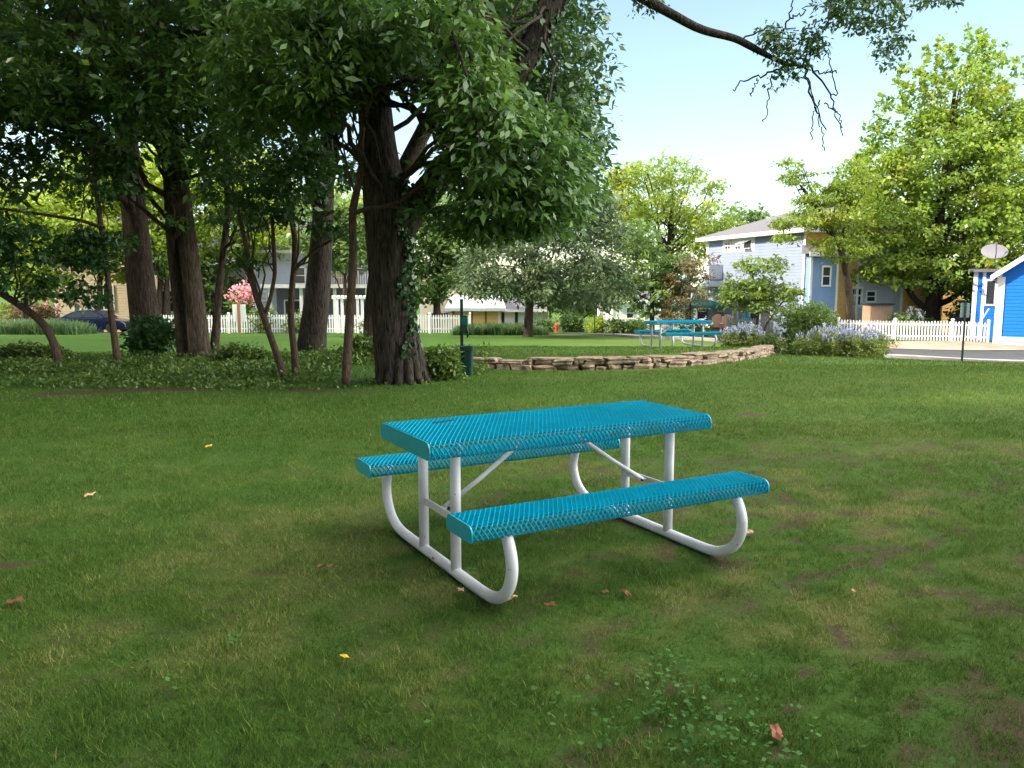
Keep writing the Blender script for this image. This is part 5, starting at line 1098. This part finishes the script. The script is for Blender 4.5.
# pergola with table under it
b = gbase(350, 331, 50); r = thing('pergola', b, 'white garden pergola arch behind the picket fence', 'pergola'); hp = at(350, 299, 50)[2] - b[2]
for px in (337.5, 342.5, 358, 362.5): x_ = at(px, 320, 50)[0]; MB().box((x_, b[1] + (.0 if px in (337.5, 362.5) else .0), b[2] + hp / 2), (.075, .075, hp / 2)).build('post', M['white'], r)
MB().box((b[0], b[1], b[2] + hp + .07), (1.05, .1, .07)).build('beam', M['white'], r)
ra = MB()
for x_ in np.linspace(-.95, .95, 8): ra.box((b[0] + x_, b[1], b[2] + hp + .18), (.025, .45, .04))
ra.build('rafters', M['white'], r)
# ------------------------------------------------------------------ posts and signs
b = at(962, 359, 28.6); b[2] = float(gz(b[0], b[1])); r = thing('street_sign', b, 'grey back of a street sign on a thin dark green post at the kerb', 'sign'); ht = at(962, 302, 28.6)[2] - b[2]
MB().box(b + [0, 0, ht / 2], (.03, .018, ht / 2)).build('post', M['greenpost'], r)
MB().box(b + [0, .03, ht - .29], (.165, .004, .25)).build('plate', M['galv'], r, bevel=.003)
for dz in (.12, .42): MB().tube([b + [0, -.028, ht - dz], b + [0, .02, ht - dz]], .012, 6).build('bolt', M['galv'], r)
b = gbase(240, 333, 47.5); r = thing('board_sign', b, 'blank white back of a board sign on a brown wooden post', 'sign'); ht = at(240, 303, 47.5)[2] - b[2]
MB().box(b + [.0, -.06, ht / 2], (.075, .05, ht / 2)).build('post', M['wood'], r); MB().box(b + [0, .02, ht - .58], (.38, .015, .5)).build('board', M['white'], r)
b = gbase(598.5, 333, 52); r = thing('utility_post', b, 'slim pale post beside the street with a small white box', 'post'); ht = at(598, 303, 52)[2] - b[2]
MB().tube([b, b + [0, 0, ht]], .09, 10).build('pole', M['white_old'], r); MB().box(b + [.12, -.1, ht * .75], (.11, .06, .28)).build('box', M['white'], r, bevel=.02)
b = gbase(594.5, 335, 47); r = thing('marker_post', b, 'short dark green marker post at the street edge', 'post'); MB().tube([b, b + [0, 0, 1.75]], .035, 8).build('pole', M['greenpost'], r); MB().lathe(b + [0, 0, 1.75], [(.05, 0), (.05, .05), (.0, .08)], 8).build('cap', M['greenpost'], r)
# hydrant
b = gbase(556.5, 330, 52); r = thing('fire_hydrant', b, 'orange red fire hydrant beside the street', 'fire hydrant')
MB().lathe(b, [(.2, 0), (.2, .07), (.13, .09), (.125, .52), (.17, .55), (.17, .6)], 14).build('barrel', M['orange'], r, smooth=False); MB().lathe(b, [(.165, .6), (.15, .7), (.09, .8), (.04, .83), (.04, .9), (0, .9)], 14).build('bonnet', M['orange'], r)
for sx in (-1, 1): MB().tube([b + [sx * .1, 0, .43], b + [sx * .24, 0, .43]], .06, 10).build('outlet', M['orange'], r)
MB().tube([b + [0, -.1, .4], b + [0, -.26, .4]], .075, 10).build('outlet', M['orange'], r)
r.scale = (.8, .8, .78)
# litter bag station by the oak
b = at(467, 371, 13.6); b[2] = float(gz(b[0], b[1])); r = thing('dog_waste_station', b, 'dark green waste bag post with dispenser and bin beside the big oak', 'waste station')
g1_ = at(461.5, 299, 13.6); px_ = g1_[0]; ht = g1_[2] - b[2]
MB().box((px_, b[1], b[2] + ht / 2), (.025, .02, ht / 2)).build('post', M['greenpost'], r)
c = at(463.8, 324, 13.55); dz = MB().box((c[0] + .012, b[1] - .085, c[2]), (.055, .06, .145)).build('bag_dispenser', M['greenmetal'], r, bevel=.012)
MB().box((c[0] + .012, b[1] - .148, c[2] + .06), (.045, .003, .06)).build('label_plate', mat('teal_plate', srgb(0, 95, 92), .4), dz)
bg_ = MB(); bg_.tube([(c[0] + .05, b[1] - .13, c[2] - .06), (c[0] + .075, b[1] - .15, c[2] - .13), (c[0] + .07, b[1] - .15, c[2] - .2), (c[0] + .055, b[1] - .15, c[2] - .22)], [.012, .022, .016, .006], 7); bg_.build('hanging_bag', M['blackplastic'], dz, smooth=True)
c = at(465.5, 358, 13.55); zt_ = at(465, 346, 13.55)[2]; zb2 = b[2] + .02
V = []
nb = 18; a = np.arange(nb) / nb * 2 * PI
for t, rr in ((0, .085), (.85, .105), (.86, .115), (1, .118), (1, .1), (.9, .098)): V.append(np.c_[np.sign(np.cos(a)) * np.abs(np.cos(a)) ** .45 * rr + c[0] + .03, np.sign(np.sin(a)) * np.abs(np.sin(a)) ** .45 * rr + b[1] - .12, np.full(nb, zb2 + t * (zt_ - zb2))])
MB().add(np.concatenate(V), [(i * nb + j, i * nb + (j + 1) % nb, (i + 1) * nb + (j + 1) % nb, (i + 1) * nb + j) for i in range(5) for j in range(nb)] + [tuple(5 * nb + j for j in range(nb))]).build('bin', M['greenmetal'], r)
MB().box((px_ + .02, b[1] - .02, zb2 + .25), (.03, .03, .02)).build('bracket', M['greenpost'], r)

# ------------------------------------------------------------------ parked car
def car(loc, rz):
    r = thing('parked_car', loc, 'navy blue sedan parked before the beige house', 'car', None, rz)
    L = 4.6; hw = .9
    low = [(-2.3, .35), (-2.28, .62), (-2.2, .82), (-1.75, .93), (-1.2, .95), (.75, .93), (1.45, .86), (2.05, .74), (2.26, .6), (2.3, .4), (2.25, .24), (-2.2, .24)]
    def shell(poly, ys):   # lofted across the width
        mb = MB(); k = len(poly); V = []
        for y, sc, dz in ys:
            V.append(np.array([(x * sc, y, z + dz * (z > .5)) for x, z in poly]))
        f = [(i * k + j, i * k + (j + 1) % k, (i + 1) * k + (j + 1) % k, (i + 1) * k + j) for i in range(len(ys) - 1) for j in range(k)]
        f += [tuple(range(k))[::-1], tuple((len(ys) - 1) * k + j for j in range(k))]
        return mb.add(np.concatenate(V), f)
    o = shell(low, [(-hw, .965, -.03), (-hw * .95, .99, -.008), (-hw * .7, 1, 0), (hw * .7, 1, 0), (hw * .95, .99, -.008), (hw, .965, -.03)]).build('body', M['carblue'], r, world=False, bevel=.03)
    roof = [(-1.72, .92), (-1.0, 1.30), (-.55, 1.40), (.1, 1.42), (.42, 1.36), (1.18, .92)]
    V = []
    for x, z in roof:
        w_ = .86 - (z - .92) * .42; V += [(x, -w_, z), (x, w_, z)]
    n = len(roof); f = [(2 * i, 2 * i + 2, 2 * i + 3, 2 * i + 1) for i in range(n - 1)] + [tuple(2 * i for i in range(n))[::-1], tuple(2 * i + 1 for i in range(n))]
    cb = MB().add(V, f).build('cabin', M['carblue'], r, world=False, bevel=.03)
    for s in (-1, 1):
        def sp(x, z): return (x, s * (.86 - (z - .92) * .42 + .006), z)
        for nm, q in (('side_window', [(-1.32, .98), (-.35, .98), (-.35, 1.33), (-.62, 1.32), (-.98, 1.23)]), ('side_window', [(-.27, .98), (.92, .98), (.36, 1.29), (.08, 1.345), (-.27, 1.345)])):
            P = [sp(*p) for p in q]; P2 = [(p[0], p[1] - s * .02, p[2]) for p in P]; m_ = len(P)
            MB().add(P + P2, [tuple(range(m_)), tuple(range(m_, 2 * m_))[::-1]] + [(i, (i + 1) % m_, m_ + (i + 1) % m_, m_ + i) for i in range(m_)]).build(nm, M['glass'], r, world=False)
        for x in (-1.38, 1.42):
            w = MB().lathe((x, s * .86, .32), [(.2, -.1), (.30, -.1), (.325, -.07), (.325, .07), (.30, .1), (.2, .1)], 22, 'y').build('wheel', M['tyre'], r, world=False)
            rim = MB().lathe((x, s * .90, .32), [(.0, -.065), (.2, -.055), (.205, .06), (.0, .06)], 20, 'y').build('rim', M['alloy'], w, world=False)
        MB().box((.72, s * .98, 1.0), (.07, .09, .06)).build('wing_mirror', M['carblue'], r, world=False, bevel=.02)
        MB().box((2.17, s * .68, .66), (.09, .16, .06)).build('headlight', M['glass'], r, world=False, bevel=.02); MB().box((-2.22, s * .66, .74), (.07, .18, .07)).build('tail_light', mat('red_lens', (.3, .01, .01), .2), r, world=False, bevel=.02)
    for nm, a, b_ in (('windscreen', (.46, 1.345), (1.10, .975)), ('rear_window', (-1.06, 1.275), (-1.60, .99))):
        wa, wb = .84 - (a[1] - .92) * .42 - .06, .84 - (b_[1] - .92) * .42 - .04; sx = .012 if nm == 'windscreen' else -.012
        MB().add([(a[0] + sx, -wa, a[1] + .012), (a[0] + sx, wa, a[1] + .012), (b_[0] + sx, wb, b_[1] + .012), (b_[0] + sx, -wb, b_[1] + .012), (a[0], -wa, a[1] - .03), (a[0], wa, a[1] - .03), (b_[0], wb, b_[1] - .03), (b_[0], -wb, b_[1] - .03)], [(0, 1, 2, 3), (7, 6, 5, 4), (0, 4, 5, 1), (1, 5, 6, 2), (2, 6, 7, 3), (3, 7, 4, 0)]).build(nm, M['glass'], r, world=False)
p = gbase(95, 334, 50.5); p[2] += .03
car(p, 0.05)
